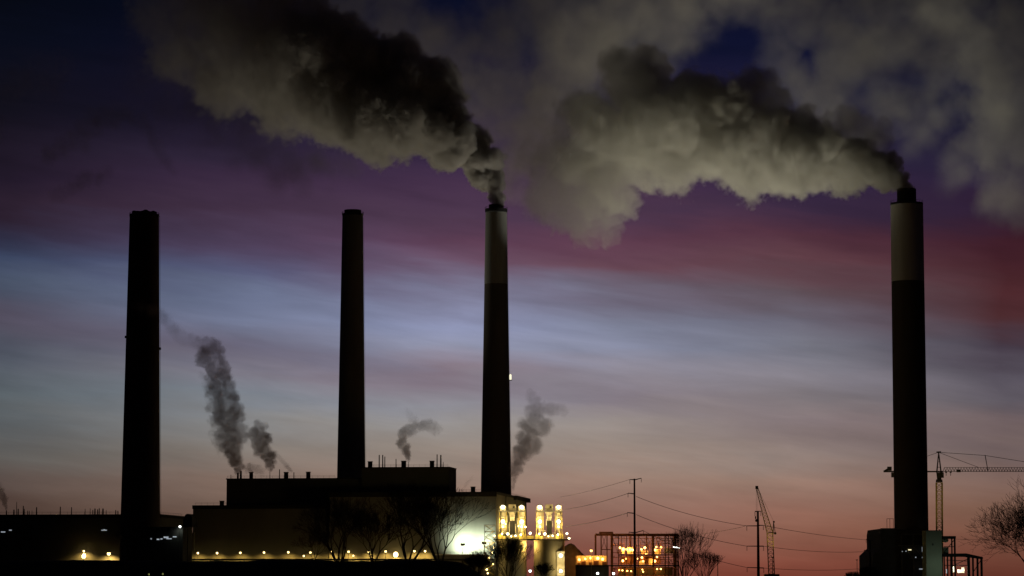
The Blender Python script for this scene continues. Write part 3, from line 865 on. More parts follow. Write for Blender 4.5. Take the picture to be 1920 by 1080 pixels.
bulbs = [(1163, 1027, .6), (1169, 1029.5, .75), (1175.5, 1030, .6), (1183, 1030.5, .7), (1187, 1031, .5), (1203, 1030, .5), (1209.5, 1027, .65), (1212, 1038.5, .45), (1228.5, 1031, .6), (1231, 1025.5, .45), (1240, 1026, .5),
         (1168, 1051.5, .65), (1174.5, 1047.5, .4), (1196, 1047.5, .35), (1204, 1045.5, .55), (1206, 1052, .5), (1228, 1052, .65), (1232, 1044.5, .5),
         (1161, 1069, .35), (1167, 1069.5, .4), (1176, 1070.5, .4), (1183, 1071, .4), (1204, 1068, .35), (1205.5, 1072, .4), (1231.5, 1067, .4), (1238.5, 1067, .45)]
for i, (x, y, r) in enumerate(bulbs):
    X = (x - 1193) * s
    dep = 2.0 if y < 1060 else -1.6
    MB().ball((X, dep, Z(y)), r, 10).build('lamp_bulb', MT['orange'], fr_, smooth=True)
    if i % 2 == 0 or i in (1, 3): light((X, dep + 1.3, Z(y)), ORANGE, 900, fr_, 0.35)
q = MB(); q.tube(((1262 - 1193) * s, -1.1, Z(1025.6)), ((1274 - 1193) * s, -1.1, Z(1027.2)), 0.22, n=8); q.build('tube_lamp', MT['white'], fr_)

for lab, x, y, dd in (('white lamp low on a mast, left of the two by the steel frame', 1120.5, 1074.8, 1400), ('white lamp low on a mast, right of its twin by the steel frame', 1150.5, 1075.3, 1400),
                      ('white lamp low between the two silos', 994, 1070.5, 1385), ('orange lamp on a tall mast right of the coal pile', 1108.5, 1032.5, 1412)):
    wh = 'white' in lab
    lamp('yard_lamp', lab, x, y, dd, 'white' if wh else 'orange', WHITE if wh else ORANGE, 500 if wh else 1200, None, r=0.6)

for lab, x, y in (('tiny green yellow light low on the dark bank, left of its twin', 279, 1077), ('tiny green yellow light low on the dark bank, right of its twin', 305, 1076.3)):
    lamp('path_lamp', lab, x, y, 940, 'pathb', (0.9, 1.0, 0.4), 6, 'tiny lights on the bank', r=0.28)

# ------------------------------------------------------------------ power poles and lines
def pole(label, x, yt, d, w, arms):
    c = P(x, yt, d)
    t = thing('power_pole', label, 'power pole', (c.x, d, 0), 0, 'power poles carrying the line')
    MB().tube((0, 0, 0), (0, 0, c.z), w * 0.5 * px(d) * 1.25, w * 0.5 * px(d) * 0.8, n=14).build('mast', MT['wood'], t, smooth=True)
    tips = []
    for x0, y0, x1, y1 in arms:
        q = MB(); s = px(d)
        a = Vector(((x0 - x) * s, 0, P(960, y0, d).z)); b_ = Vector(((x1 - x) * s, 0, P(960, y1, d).z))
        q.tube(a, b_, 0.11 * d / 1000 + .02, 0.2 * d / 1000, n=6) if abs(a.x) > abs(b_.x) else q.tube(b_, a, 0.11 * d / 1000 + .02, 0.2 * d / 1000, n=6)
        q.build('cross_arm', MT['wood'], t)
        for e in (a, b_):
            if abs(e.x) > 0.5:
                q = MB()
                for k in range(5): q.tube(e + Vector((0, 0, -0.15 - 0.28 * k)), e + Vector((0, 0, -0.33 - 0.28 * k)), 0.16, 0.1, n=6)
                q.build('insulator', MT['black'], t)
    return t


pole('tallest power pole, with single side arms, in front of the steel frame', 1189.5, 897.5, 1000, 3.8,
     [(1181, 899, 1189, 899.5), (1189, 900, 1202.5, 896.5), (1177.5, 924.5, 1189, 926), (1176, 961, 1189, 962.5), (1179, 997.5, 1189, 999), (1190, 999, 1206, 994.5)])
pole('middle-sized power pole standing just left of the yellow lattice crane', 1421, 958, 900, 4.6,
     [(1415.5, 959, 1426.5, 958.5), (1400, 986, 1421, 986), (1421, 985, 1431, 985), (1400, 1024, 1431, 1024), (1400, 1064, 1431, 1065)])
pole('smallest power pole, close beside the sloping base of the right chimney', 1631, 1012.5, 1150, 3.2,
     [(1624, 1011, 1631, 1013.5), (1631, 1013.5, 1637, 1013), (1620, 1031.5, 1631, 1034), (1631, 1034, 1640, 1033), (1622, 1064, 1640, 1064)])


def line(label, pts, sag, r=0.085):
    """pts: list of (x, y, d)"""
    q = MB(); path = []
    for (x0, y0, d0_), (x1, y1, d1_) in zip(pts[:-1], pts[1:]):
        a, b_ = P(x0, y0, d0_), P(x1, y1, d1_)
        for i in range(15):
            k = i / 14; p = a.lerp(b_, k); p.z -= sag * 4 * k * (1 - k); path.append(p)
    q.path(path, r, 4)
    o = q.build('power_line', MT['wire'], loc=path[0])
    return tag(o, label, 'power line', 'wires of the power line')


line('topmost wire sloping from the tallest pole down to the floodlit silos', [(1178, 925, 1000), (1060, 955, 1350)], 0.66)
line('lower wire sloping from the tallest pole down to the floodlit silos', [(1176, 962, 1000), (1060, 987, 1350)], 0.66)
line('faint high wire left of the tallest pole top', [(1181, 899, 1000), (1050, 932, 1500)], 0.55, 0.06)
line('topmost wire between the tallest pole and the pole by the lattice crane', [(1193, 931, 1000), (1400, 986, 900)], 1.21)
line('middle wire between the tallest pole and the pole by the lattice crane', [(1193, 965, 1000), (1400, 1024, 900)], 1.21)
line('lowest wire between the tallest pole and the pole by the lattice crane', [(1206, 995, 1000), (1400, 1064, 900)], 1.43)
line('topmost wire between the lattice crane pole and the smallest pole', [(1431, 985, 900), (1637, 1013, 1150)], 0.66)
line('middle wire between the lattice crane pole and the smallest pole', [(1431, 1024, 900), (1640, 1033, 1150)], 1.10)
line('lowest wire between the lattice crane pole and the smallest pole', [(1431, 1065, 900), (1640, 1064, 1150)], 0.88)
line('wire running off behind the right chimney above the bare tree', [(1690, 1008, 1700), (1925, 1011, 1700)], 0.55)
line('faint wire rising from the crane pole back towards the steel frame', [(1400, 986, 900), (1272, 1003, 1450)], 0.88, 0.06)

# ------------------------------------------------------------------ lattice crane and tower crane
lc = thing('lattice_crane', 'yellow lattice boom crane leaning left behind the middle power pole', 'crane', (P(1446, 1080, 1300).x, 1300, 0))
O = Vector(lc.location); L = lambda x, y, dd=1300: P(x, y, dd) - O
q = MB(); q.lattice(Vector((0.3, 0, 0)), L(1443.5, 1000), 2.6, 2.6, 12, 0.15, 0.09, side=(1, 0, 0)); q.build('mast', MT['yellow'], lc)
q = MB(); q.lattice(L(1444, 1000), L(1419.5, 915), 2.6, 0.9, 14, 0.14, 0.08, side=(0, 1, 0)); q.build('boom', MT['yellow'], lc)
q = MB(); q.box(L(1416.5, 917) - Vector((0, .5, 0)), L(1421.5, 911) + Vector((0, .5, 0))); q.build('boom_head', MT['black'], lc)
q = MB(); q.tube(L(1449, 1008), L(1450.5, 980), 0.22, n=6); q.tube(L(1453.5, 999), L(1451, 981), 0.14, n=5); q.tube(L(1440, 999), L(1454, 999), 0.2, n=6); q.ball(L(1453.5, 1000), 0.6, 8); q.ball(L(1451, 978.5), 0.5, 8)
q.build('back_strut', MT['black'], lc)
q = MB(); q.tube(L(1418, 915), L(1418, 968), 0.07, n=4); q.tube(L(1420.5, 915), L(1421, 968), 0.05, n=4); q.tube(L(1421, 915), L(1451, 979), 0.06, n=4); q.build('hoist_rope', MT['wire'], lc)
q = MB(); q.ball(L(1418, 976), 0.55, 8, (1, 1, 1.3)); q.tube(L(1416.8, 968), L(1416.8, 973), 0.3, n=6); q.build('hook_block', MT['black'], lc)
q = MB(); q.box((-3.2, -2, 0.9), (3.6, 2, 3.6)); q.box((-4, -2.6, 0), (4, -1.6, 1.1)); q.box((-4, 1.6, 0), (4, 2.6, 1.1)); q.build('crawler_body', MT['yellow'], lc)
light((4, -9, 6), WARM, 9000, lc, .5, 50, (-6, 9, 30))  # added spot with no fitting, brightens the crane lattice from below

tcn = thing('tower_crane', 'tower crane with a long jib reaching right from behind the right chimney', 'tower crane', (P(1761, 1080, 1640).x, 1640, 0))
O = Vector(tcn.location); L = lambda x, y, dd=1640: P(x, y, dd) - O
q = MB(); q.lattice((0.25, 0, 0), L(1761, 905), 3.3, 3.3, 22, 0.30, 0.18, side=(1, 0, 0)); q.build('mast', MT['yellow'], tcn)
q = MB(); a = L(1761, 904); q.tube(a, L(1761, 899), 2.0, 1.8, n=12); q.tube(L(1761, 899), L(1760.5, 886), 1.3, 1.6, n=10); q.build('slewing_ring', MT['black'], tcn)
q = MB(); q.box(L(1763, 896) + Vector((0, -2.2, 0)), L(1768.5, 886) + Vector((0, -0.6, 0))); q.build('cab', MT['black'], tcn)
q = MB()
for x0 in (1756.5, 1764.5):
    for yy in (-1.0, 1.0): q.tube(L(x0, 886) + Vector((0, yy, 0)), L(1760, 848) + Vector((0, yy * 0.3, 0)), 0.3, 0.25, n=5)
for y, w in ((876, 3.2), (866, 2.3), (858, 1.5)): q.tube(L(1760 - w, y), L(1760 + w, y), 0.15, n=5)
q.tube(L(1756, 848), L(1764.5, 847.5), 0.45, n=6); q.build('tower_head', MT['black'], tcn)
# jib: triangular truss
q = MB(); n_ = 46
for i in range(n_):
    xa_, xb_ = 1768 + (2010 - 1768) * i / n_, 1768 + (2010 - 1768) * (i + 1) / n_
    lo = [L(xa_, 884) + Vector((0, o, 0)) for o in (-.8, .8)]; lo2 = [L(xb_, 884) + Vector((0, o, 0)) for o in (-.8, .8)]
    up, up2 = L((xa_ + xb_) / 2, 876.5), L((xa_ + xb_) / 2 + (2010 - 1768) / n_, 876.5)
    for a, b_ in zip(lo, lo2): q.tube(a, b_, 0.17, n=4, cap=False); q.tube(a, up, 0.1, n=3, cap=False); q.tube(b_, up, 0.1, n=3, cap=False)
    if i < n_ - 1: q.tube(up, up2, 0.17, n=4, cap=False)
q.build('jib', MT['steel'], tcn)
q = MB(); q.box(L(1657, 885.5) + Vector((0, -1.0, 0)), L(1768, 883) + Vector((0, 1.0, 0))); q.build('counter_jib', MT['black'], tcn)
q = MB(); q.box(L(1664, 882.6) + Vector((0, -1.1, 0)), L(1671.5, 875) + Vector((0, 1.1, 0))); q.box(L(1671.5, 895) + Vector((0, -1.2, 0)), L(1680, 886) + Vector((0, 1.2, 0)));
q.add([L(1656, 883) + Vector((0, k, 0)) for k in (-.8, .8)] + [L(1664, 878) + Vector((0, k, 0)) for k in (-.8, .8)] + [L(1664, 884) + Vector((0, k, 0)) for k in (-.8, .8)], [(0, 1, 3, 2), (0, 4, 5, 1), (2, 3, 5, 4), (0, 2, 4), (1, 5, 3)])
q.build('counterweight', MT['black'], tcn)
q = MB()
q.path([L(1760, 848), L(1847, 854), L(1935, 868), L(2008, 878)], 0.14, 5); q.tube(L(1762, 849), L(1834, 876), 0.13, n=5); q.tube(L(1760, 848), L(1690, 872), 0.12, n=5); q.tube(L(1847, 853), L(1852.5, 883.5), 0.22, n=6)
q.build('tie_bar', MT['black'], tcn)
q = MB()
for x in (1774, 1782.5): q.tube(L(x, 885), L(x, 892), 0.18, n=5); q.box(L(x - 1.6, 886.5) - Vector((0, .6, 0)), L(x + 1.6, 884.3) + Vector((0, .6, 0)))
q.box(L(1794, 885.4) - Vector((0, .8, 0)), L(1801, 880.5) + Vector((0, .8, 0))); q.build('trolley', MT['black'], tcn)

# ------------------------------------------------------------------ base building of the right chimney
d = 1520; s = px(d); Z = lambda y: P(960, y, d).z
ab = thing('absorber_building', 'black block with sloping left shoulder around the foot of the right chimney', 'building', (P(1695, 1050, d).x, d, 0))
X = lambda x: (x - 1695) * s
q = MB()
prof = [(1637, 1100), (1637, 1041), (1652, 1027), (1652, 1001), (1654, 991), (1737, 991), (1737, 1100)]
pv = [Vector((X(x), 0, max(0, Z(y)))) for x, y in prof]
n = len(pv)
q.add(pv + [p + Vector((0, 60, 0)) for p in pv], [tuple(range(n)), tuple(range(2 * n - 1, n - 1, -1))] + [((i + 1) % n, i, n + i, n + (i + 1) % n) for i in range(n)])
q.build('wall', MT['dark'], ab)
q = MB(); q.box((X(1650.5), -.5, Z(1000)), (X(1653), 4, Z(996))); q.box((X(1652), -.6, Z(992.5)), (X(1700), 0.6, Z(990.3)));
q.box((X(1690), -3, Z(1003)), (X(1737), -.02, Z(1000.5))); q.box((X(1684), -2.4, Z(1024)), (X(1737), -.02, Z(1022))); q.box((X(1705), -2.4, Z(1048)), (X(1737), -.02, Z(1046.5)))
q.build('gallery', MT['steel'], ab)
q = MB()
for x in (1664.5, 1670, 1676.5): q.tube((X(x), 1, Z(991)), (X(x), 1, Z(972.5)), 0.12, n=5)
q.tube((X(1664.5), 1, Z(972.5)), (X(1677), 1, Z(972.5)), 0.12, n=5); q.build('roof_railing', MT['black'], ab)
q = MB()
for x0, y0, x1, y1 in ((1690, 1003, 1690, 1080), (1712, 1003, 1712, 1080), (1730, 1003, 1730, 1080), (1690, 1024, 1712, 1047), (1712, 1024, 1730, 1047)):
    q.tube((X(x0), -1.8, max(0, Z(y0))), (X(x1), -1.8, max(0, Z(y1))), 0.25, n=6)
q.build('duct_frame', MT['steel'], ab)
for x, y, w, h in ((1705, 1031, 6, 2), (1698, 1033.5, 2, 1.4), (1729, 1030, 2.4, 9), (1691, 1034, 1.6, 1.2), (1729, 1046, 2.4, 4), (1716, 1045, 2, 2), (1726, 1067, 8, 1.6)):
    MB().box((X(x - w / 2), -2.1, Z(y + h / 2)), (X(x + w / 2), -1.95, Z(y - h / 2))).build('window', MT['dimw'] if w < 5 or w > 7 else MT['warmw'], ab)

gt = thing('lift_tower', 'tall pale green clad tower beside the foot of the right chimney', 'tower', (P(1752, 1050, 1500).x, 1500, 0), math.radians(9))
s = px(1500); zt_ = P(960, 995.5, 1500).z
MB().box((-15.5 * s, 0, 0), (15.0 * s, 7, zt_)).build('wall', MT['green'], gt)
MB().box((-16.2 * s, -.2, zt_), (15.7 * s, 7.2, zt_ + .35)).build('roof', MT['dark'], gt)
MB().box((-4 * s, -.25, zt_ - 7.6), (-1.5 * s, -.03, zt_ - 6.6)).build('vent_louvre', MT['black'], gt)

d = 1510; s = px(d); Z = lambda y: P(960, y, d).z
of = thing('pipe_gantry', 'open black steel gantry with white lamps right of the pale green tower', 'gantry', (P(1800, 1050, d).x, d, 0))
X = lambda x: (x - 1800) * s
MB().box((X(1769), 0, Z(1010)), (X(1793), 8, Z(1005))).build('upper_roof', MT['black'], of)
q = MB(); a = [(1769, 1044, 1038), (1812, 1044, 1037.5), (1843, 1048, 1044.5)]
for (x0, b0, t0), (x1, b1, t1) in zip(a[:-1], a[1:]):
    q.add([(X(x0), 0, Z(b0)), (X(x1), 0, Z(b1)), (X(x1), 9, Z(b1)), (X(x0), 9, Z(b0)), (X(x0), 0, Z(t0)), (X(x1), 0, Z(t1)), (X(x1), 9, Z(t1)), (X(x0), 9, Z(t0))],
          [(0, 3, 2, 1), (4, 5, 6, 7), (0, 1, 5, 4), (1, 2, 6, 5), (2, 3, 7, 6), (3, 0, 4, 7)])
q.build('lower_roof', MT['black'], of)
for x, yt, w in ((1785.5, 1010.1, .35), (1791, 1010.1, .45), (1771, 1044, .3), (1777, 1044, .35), (1783, 1044, .3), (1816.5, 1044.8, .7), (1824.5, 1046, .45), (1833, 1047, .5), (1840.5, 1048, .55)):
    MB().box((X(x) - w, 0.3, 0), (X(x) + w, 0.3 + 2 * w, Z(yt) - 0.02)).build('column', MT['black'], of)
q = MB()
for x0, y0, x1, y1 in ((1771, 1060, 1816, 1060), (1771, 1036, 1791, 1012), (1785, 1062, 1815, 1048), (1824, 1075, 1840, 1050), (1771, 1025, 1791, 1025), (1775, 1050, 1815, 1052)):
    q.tube((X(x0), 1.6, Z(y0)), (X(x1), 1.6, Z(y1)), 0.2, n=5)
q.build('brace', MT['black'], of)
for x, y, w, h in ((1789, 1067.5, 8, 11), (1804, 1071, 13, 6), (1808, 1067, 5, 6), (1778, 1071, 3, 8)):
    MB().box((X(x - w / 2), 5, Z(y + h / 2)), (X(x + w / 2), 5.1, Z(y - h / 2))).build('lit_panel', MT['warmw'] if w > 4 else MT['dimw'], of)
q = MB(); q.ball((X(1775), 3, Z(1013)), 1.3, 10, (1.3, 1, .9)); q.box((X(1771), 2, Z(1037.8)), (X(1780), 6, Z(1026))); q.build('fan_unit', MT['green'], of)
light((X(1797), 2.6, Z(1066)), (1, .95, .8), 500, of, .4)
light((X(1758), -22, Z(1062)), WHITE, 900, of, .5)  # added lamp with no fitting, brightens the green tower front
light((X(1772), 70, Z(1068)), WARM, 40000, of, .5, 60, (-5, 60, 60))  # added unseen spot that brightens the tower crane mast


# ------------------------------------------------------------------ bare trees and bushes
def tree(name, label, x, d, height, seed, spread=0.5, levels=7, trunk_r=None, base_z=0.0, lean=0.0, forks=(2, 3), group='bare trees', first=0.22, stems=1, twig=0.012):
    rnd = random.Random(seed)
    c = P(x, 1060, d)
    t = thing(name, label, 'tree' if 'tree' in name else 'bush', (c.x, d, base_z), 0, group)
    tm, cm = MB(), MB()
    tr0 = trunk_r or height * 0.018

    def grow(p, dirv, ln, r, lv):
        nseg = 3 if lv < 3 else 2
        q = p; dv = dirv.copy()
        for k in range(nseg):
            dv = (dv + Vector((rnd.gauss(0, .10), rnd.gauss(0, .10), rnd.gauss(0.02, .05)))).normalized()
            q2 = q + dv * ln / nseg
            ra, rb = r * (1 - .25 * k / nseg), r * (1 - .25 * (k + 1) / nseg)
            (tm if lv < 3 else cm).tube(q, q2, ra, rb, n=6 if lv < 2 else (4 if lv < 4 else 3), cap=False)
            # side shoots
            if lv >= 2 and k < nseg - 1 and lv < levels and rnd.random() < .62:
                sd = (dv + Vector((rnd.gauss(0, .6), rnd.gauss(0, .6), rnd.uniform(0, .4)))).normalized()
                grow(q2, sd, ln * rnd.uniform(.5, .75), max(twig, r * .45), lv + 2)
            q = q2
        if lv >= levels: return
        kf = rnd.choice(forks)
        a0 = rnd.uniform(0, 6.28)
        for i in range(kf):
            an = a0 + i * 6.283 / kf + rnd.gauss(0, .35)
            sp = spread * rnd.uniform(.55, 1.25)
            o = dv.orthogonal().normalized(); w = dv.cross(o)
            nd = (dv + (o * math.cos(an) + w * math.sin(an)) * sp + Vector((0, 0, .10))).normalized()
            grow(q, nd, ln * rnd.uniform(.70, .92), max(twig, r * .75 * (.72 if kf == 3 else .8)), lv + 1)

    for i in range(stems):
        an = rnd.uniform(0, 6.28); k = 0 if stems == 1 else rnd.uniform(.2, .6)
        dv = Vector((math.cos(an) * k + lean, math.sin(an) * k, 1)).normalized()
        grow(Vector((math.cos(an) * .4 * (stems > 1), math.sin(an) * .4 * (stems > 1), 0)), dv, height * first, tr0 * (1 if stems == 1 else rnd.uniform(.5, .9)), 0)
    tm.build('trunk', MT['bark'], t)
    cm.build('crown', MT['bark'], t)
    return t


TD = 985.0
TG = 'bare trees on the bank'
tree('bare_tree', 'bare tree with a broad fan of branches, left of its taller twin', 636, TD, 25, 11, .5, 6, base_z=6.0, first=.22, stems=5, twig=.046, group=TG)
tree('bare_tree', 'taller bare tree reaching over the boiler house wall right before the white floodlight', 765, TD - 10, 30, 23, .46, 6, base_z=5.5, first=.23, stems=4, twig=.048, group=TG)
tree('bare_tree', 'bare tree with dark forked limbs crossing the white floodlit wall', 824, TD - 40, 28, 31, .42, 6, base_z=5.0, first=.23, stems=4, twig=.048, group=TG)
tree('bare_tree', 'wide bare tree between the fan shaped tree and the taller tree', 700, TD - 25, 21, 36, .46, 6, base_z=6.0, first=.22, stems=4, twig=.046, group=TG)
tree('bare_tree', 'small bare tree standing left of the fan shaped tree, near the pipe run', 588, TD - 20, 13, 41, .60, 6, base_z=6.8, first=.22, stems=3, twig=.03, group=TG)
tree('bare_tree', 'thin bare tree between the black switch house and the squat lamps', 235, TD - 30, 14, 52, .55, 6, base_z=6.5, first=.24, stems=2, twig=.024, group=TG)
tree('bare_tree', 'bare tree with an open round crown at the right edge of the picture', 1952, 620, 25, 67, .58, 7, first=.19, stems=6, lean=-.12, twig=.03, trunk_r=.3, group=None)
GB = 'bare bushes'
tree('bare_bush', 'upright bare thicket growing beside the steel frame, under the wires', 1282, 800, 13, 71, .28, 4, first=.36, stems=13, group=GB, trunk_r=.16, twig=.03)
tree('bare_bush', 'low bare thicket right of the tallest thicket beside the steel frame', 1322, 790, 8, 75, .32, 4, first=.34, stems=14, group=GB, trunk_r=.12, twig=.028)
tree('bare_bush', 'dense bare bush in front of the left silo', 955, 960, 13.5, 83, .36, 5, first=.28, stems=12, group=GB, trunk_r=.2, twig=.045)
tree('bare_bush', 'bare bush spreading below the stair tower and the floodlights', 893, 960, 8.5, 87, .42, 5, base_z=0.8, first=.28, stems=10, group=GB, trunk_r=.2, twig=.045)
tree('bare_bush', 'low bare bush hiding the foot of the right silo', 1022, 962, 7, 91, .45, 5, first=.26, stems=8, group=GB, trunk_r=.16, twig=.04)
tree('bare_bush', 'low bush at the foot of the smallest power pole', 1626, 700, 4.6, 95, .5, 5, first=.26, stems=8, group=GB, trunk_r=.1, twig=.03)
tree('bare_bush', 'low bush left of the smallest power pole, touching the bottom edge', 1600, 700, 3.4, 97, .5, 5, first=.26, stems=8, group=GB, trunk_r=.1, twig=.03)

# ------------------------------------------------------------------ smoke and steam: real volumes
def smoke_mat(name, col, aniso=0.25):
    m = bpy.data.materials.new(name); m.use_nodes = True
    t = m.node_tree; t.nodes.clear()
    v = N(t, 'ShaderNodeVolumePrincipled'); v.inputs['Color'].default_value = tuple(col) + (1,)
    v.inputs['Density'].default_value = 1.0; v.inputs['Anisotropy'].default_value = aniso
    o = N(t, 'ShaderNodeOutputMaterial'); t.links.new(v.outputs[0], o.inputs['Volume'])
    return m


SM = dict(steam=smoke_mat('steam_volume', (0.86, 0.85, 0.80)), smoke=smoke_mat('smoke_volume', (0.74, 0.71, 0.67)), brown=smoke_mat('brown_steam_volume', (0.86, 0.71, 0.57)))


def catmull(p, n):
    out = []
    for i in range(len(p) - 1):
        a, b, c, d_ = p[max(0, i - 1)], p[i], p[i + 1], p[min(len(p) - 1, i + 2)]
        for k in range(n):
            t = k / n
            out.append(0.5 * (2 * b + (c - a) * t + (2 * a - 5 * b + 4 * c - d_) * t * t + (3 * b - 3 * c + d_ - a) * t ** 3))
    out.append(p[-1]); return out


def plume(name, label, cat, spines, voxel, material, seed=0, wob=0.35, warp=(0.25, 0.5), lump=0.55, vscale=0.9, edge=0.35, jitter=0.5, rmean=None, wisp=0.0, group=None, flat=1.0, soft=1.0):
    """spines: lists of (x, y, d, radius_px, density per metre). The vertices of the object are the puff centres; the fog
    grid is grown round them with turbulent edges."""
    rnd = np.random.RandomState(seed)
    C, Rr, K = [], [], []
    for sp in spines:
        arr = [np.array([*P(x, y, d), r * px(d), k]) for x, y, d, r, k in sp]
        pts = catmull(arr, 10) if len(arr) > 1 else arr
        last = None
        for q in pts:
            c, r, k = q[:3], max(0.5, q[3]), max(0.0, q[4])
            if last is not None and np.linalg.norm(c - last) < 0.18 * r: continue
            last = c
            j = rnd.normal(size=3) * r * 0.12 * jitter
            C.append(c + j); Rr.append(r * (1 + 0.12 * jitter * rnd.normal())); K.append(k)
            for _ in range(int(3 * jitter)):
                v = rnd.normal(size=3); v /= np.linalg.norm(v); v[1] *= flat
                C.append(c + v * r * rnd.uniform(.35, .75)); Rr.append(r * rnd.uniform(.55, .8)); K.append(k)
    C, Rr, K = np.array(C), np.array(Rr), np.array(K)
    org = C[0].copy(); C = C - org
    me = bpy.data.meshes.new(name); me.from_pydata([tuple(c) for c in C], [], [])
    for nm, arr in (('puff_radius', Rr), ('puff_density', K)):
        a = me.attributes.new(nm, 'FLOAT', 'POINT'); a.data.foreach_set('value', arr.astype(np.float32))
    me.materials.append(material)
    o = bpy.data.objects.new(name, me); COL.objects.link(o); o.location = org
    tag(o, label, cat, group, 'stuff')
    lo = (C - Rr[:, None] * 1.6).min(0); hi = (C + Rr[:, None] * 1.6).max(0)
    lo[2] = max(lo[2], -Rr[0] * 0.2 if spines[0][0][3] < 40 else lo[2]) if False else lo[2]
    res = np.maximum(8, np.ceil((hi - lo) / voxel)).astype(int)
    rm = rmean or float(np.median(Rr))
    G = bpy.data.node_groups.new(name + '_fog', 'GeometryNodeTree')
    G.interface.new_socket('Geometry', in_out='INPUT', socket_type='NodeSocketGeometry')
    G.interface.new_socket('Geometry', in_out='OUTPUT', socket_type='NodeSocketGeometry')
    nd = G.nodes; lk = G.links.new
    gi, go = nd.new('NodeGroupInput'), nd.new('NodeGroupOutput')

    def vm(op, a, b=None, sc=None):
        n = nd.new('ShaderNodeVectorMath'); n.operation = op
        for i, v in ((0, a), (1, b)):
            if v is None: continue
            if isinstance(v, tuple): n.inputs[i].default_value = v
            else: lk(v, n.inputs[i])
        if sc is not None:
            if isinstance(sc, (int, float)): n.inputs['Scale'].default_value = sc
            else: lk(sc, n.inputs['Scale'])
        return n

    pos = nd.new('GeometryNodeInputPosition').outputs[0]
    p0 = vm('ADD', pos, (seed * 13.7, seed * 7.1, seed * 3.3)).outputs[0]

    def noise_v(scale, detail):
        n = nd.new('ShaderNodeTexNoise'); n.noise_dimensions = '3D'
        n.inputs['Scale'].default_value = scale; n.inputs['Detail'].default_value = detail; n.inputs['Roughness'].default_value = 0.55
        lk(p0, n.inputs['Vector']); return n
    n1 = noise_v(0.5 / rm, 2.0); n2 = noise_v(2.0 / rm, 4.0)
    off1 = vm('SCALE', vm('SUBTRACT', n1.outputs['Color'], (.5, .5, .5)).outputs[0], sc=2.0)
    off2 = vm('SCALE', vm('SUBTRACT', n2.outputs['Color'], (.5, .5, .5)).outputs[0], sc=2.0)

    def nearest(p):
        sn = nd.new('GeometryNodeSampleNearest'); sn.domain = 'POINT'
        lk(gi.outputs[0], sn.inputs['Geometry']); lk(p, sn.inputs['Sample Position']); return sn.outputs[0]

    def sample(idx, kind, src):
        si = nd.new('GeometryNodeSampleIndex'); si.data_type = kind; si.domain = 'POINT'
        lk(gi.outputs[0], si.inputs['Geometry']); lk(src, si.inputs['Value']); lk(idx, si.inputs['Index']); return si.outputs[0]

    def attr(nm):
        n = nd.new('GeometryNodeInputNamedAttribute'); n.data_type = 'FLOAT'; n.inputs['Name'].default_value = nm; return n.outputs[0]
    i0 = nearest(pos)
    r0 = sample(i0, 'FLOAT', attr('puff_radius'))
    p1 = vm('ADD', pos, vm('SCALE', off1.outputs[0], sc=M_(G, 'MULTIPLY', r0, warp[0])).outputs[0]).outputs[0]
    p2 = vm('ADD', p1, vm('SCALE', off2.outputs[0], sc=M_(G, 'MULTIPLY', r0, warp[1] * 0.5)).outputs[0]).outputs[0]
    i1 = nearest(p2)
    c1_ = sample(i1, 'FLOAT_VECTOR', pos); r1 = sample(i1, 'FLOAT', attr('puff_radius')); k1 = sample(i1, 'FLOAT', attr('puff_density'))
    dist = M_(G, 'DIVIDE', vm('DISTANCE', p2, c1_).outputs['Value'], r1)
    # cauliflower lumps
    vo = nd.new('ShaderNodeTexVoronoi'); vo.feature = 'F1'; vo.normalize = True
    vo.inputs['Scale'].default_value = vscale * 2.0 / rm; vo.inputs['Detail'].default_value = 3.0; vo.inputs['Roughness'].default_value = 0.6
    vo.inputs['Lacunarity'].default_value = 2.1
    lk(vm('ADD', p0, vm('SCALE', off2.outputs[0], sc=rm * 0.12).outputs[0]).outputs[0], vo.inputs['Vector'])
    e = M_(G, 'SUBTRACT', M_(G, 'SUBTRACT', 1.0, dist), M_(G, 'MULTIPLY', M_(G, 'SUBTRACT', vo.outputs['Distance'], 0.30), lump))
    eg = MR(G, r1, rm * 1.2, rm * 3.0, edge, edge * soft)
    dens = MR(G, M_(G, 'DIVIDE', e, eg), 0.0, 1.0, 0.0, 1.0, True)
    if wisp:
        nw = noise_v(1.5 / rm, 6.0)
        dens = M_(G, 'MULTIPLY', dens, MR(G, nw.outputs['Fac'], 0.5 - 0.18 + wisp * 0.12, 0.5 + 0.18, 1.0 - wisp, 1.0, True))
    dens = M_(G, 'MULTIPLY', dens, k1)
    vc = nd.new('GeometryNodeVolumeCube'); lk(dens, vc.inputs['Density'])
    vc.inputs['Min'].default_value = tuple(lo); vc.inputs['Max'].default_value = tuple(hi)
    for nm, v in zip(('Resolution X', 'Resolution Y', 'Resolution Z'), res): vc.inputs[nm].default_value = int(v)
    sm_ = nd.new('GeometryNodeSetMaterial'); sm_.inputs['Material'].default_value = material
    lk(vc.outputs[0], sm_.inputs[0]); lk(sm_.outputs[0], go.inputs[0])
    md = o.modifiers.new('fog', 'NODES'); md.node_group = G
    print('plume', name, 'puffs', len(C), 'grid', tuple(res), int(np.prod(res)) // 1000, 'k')
    return o


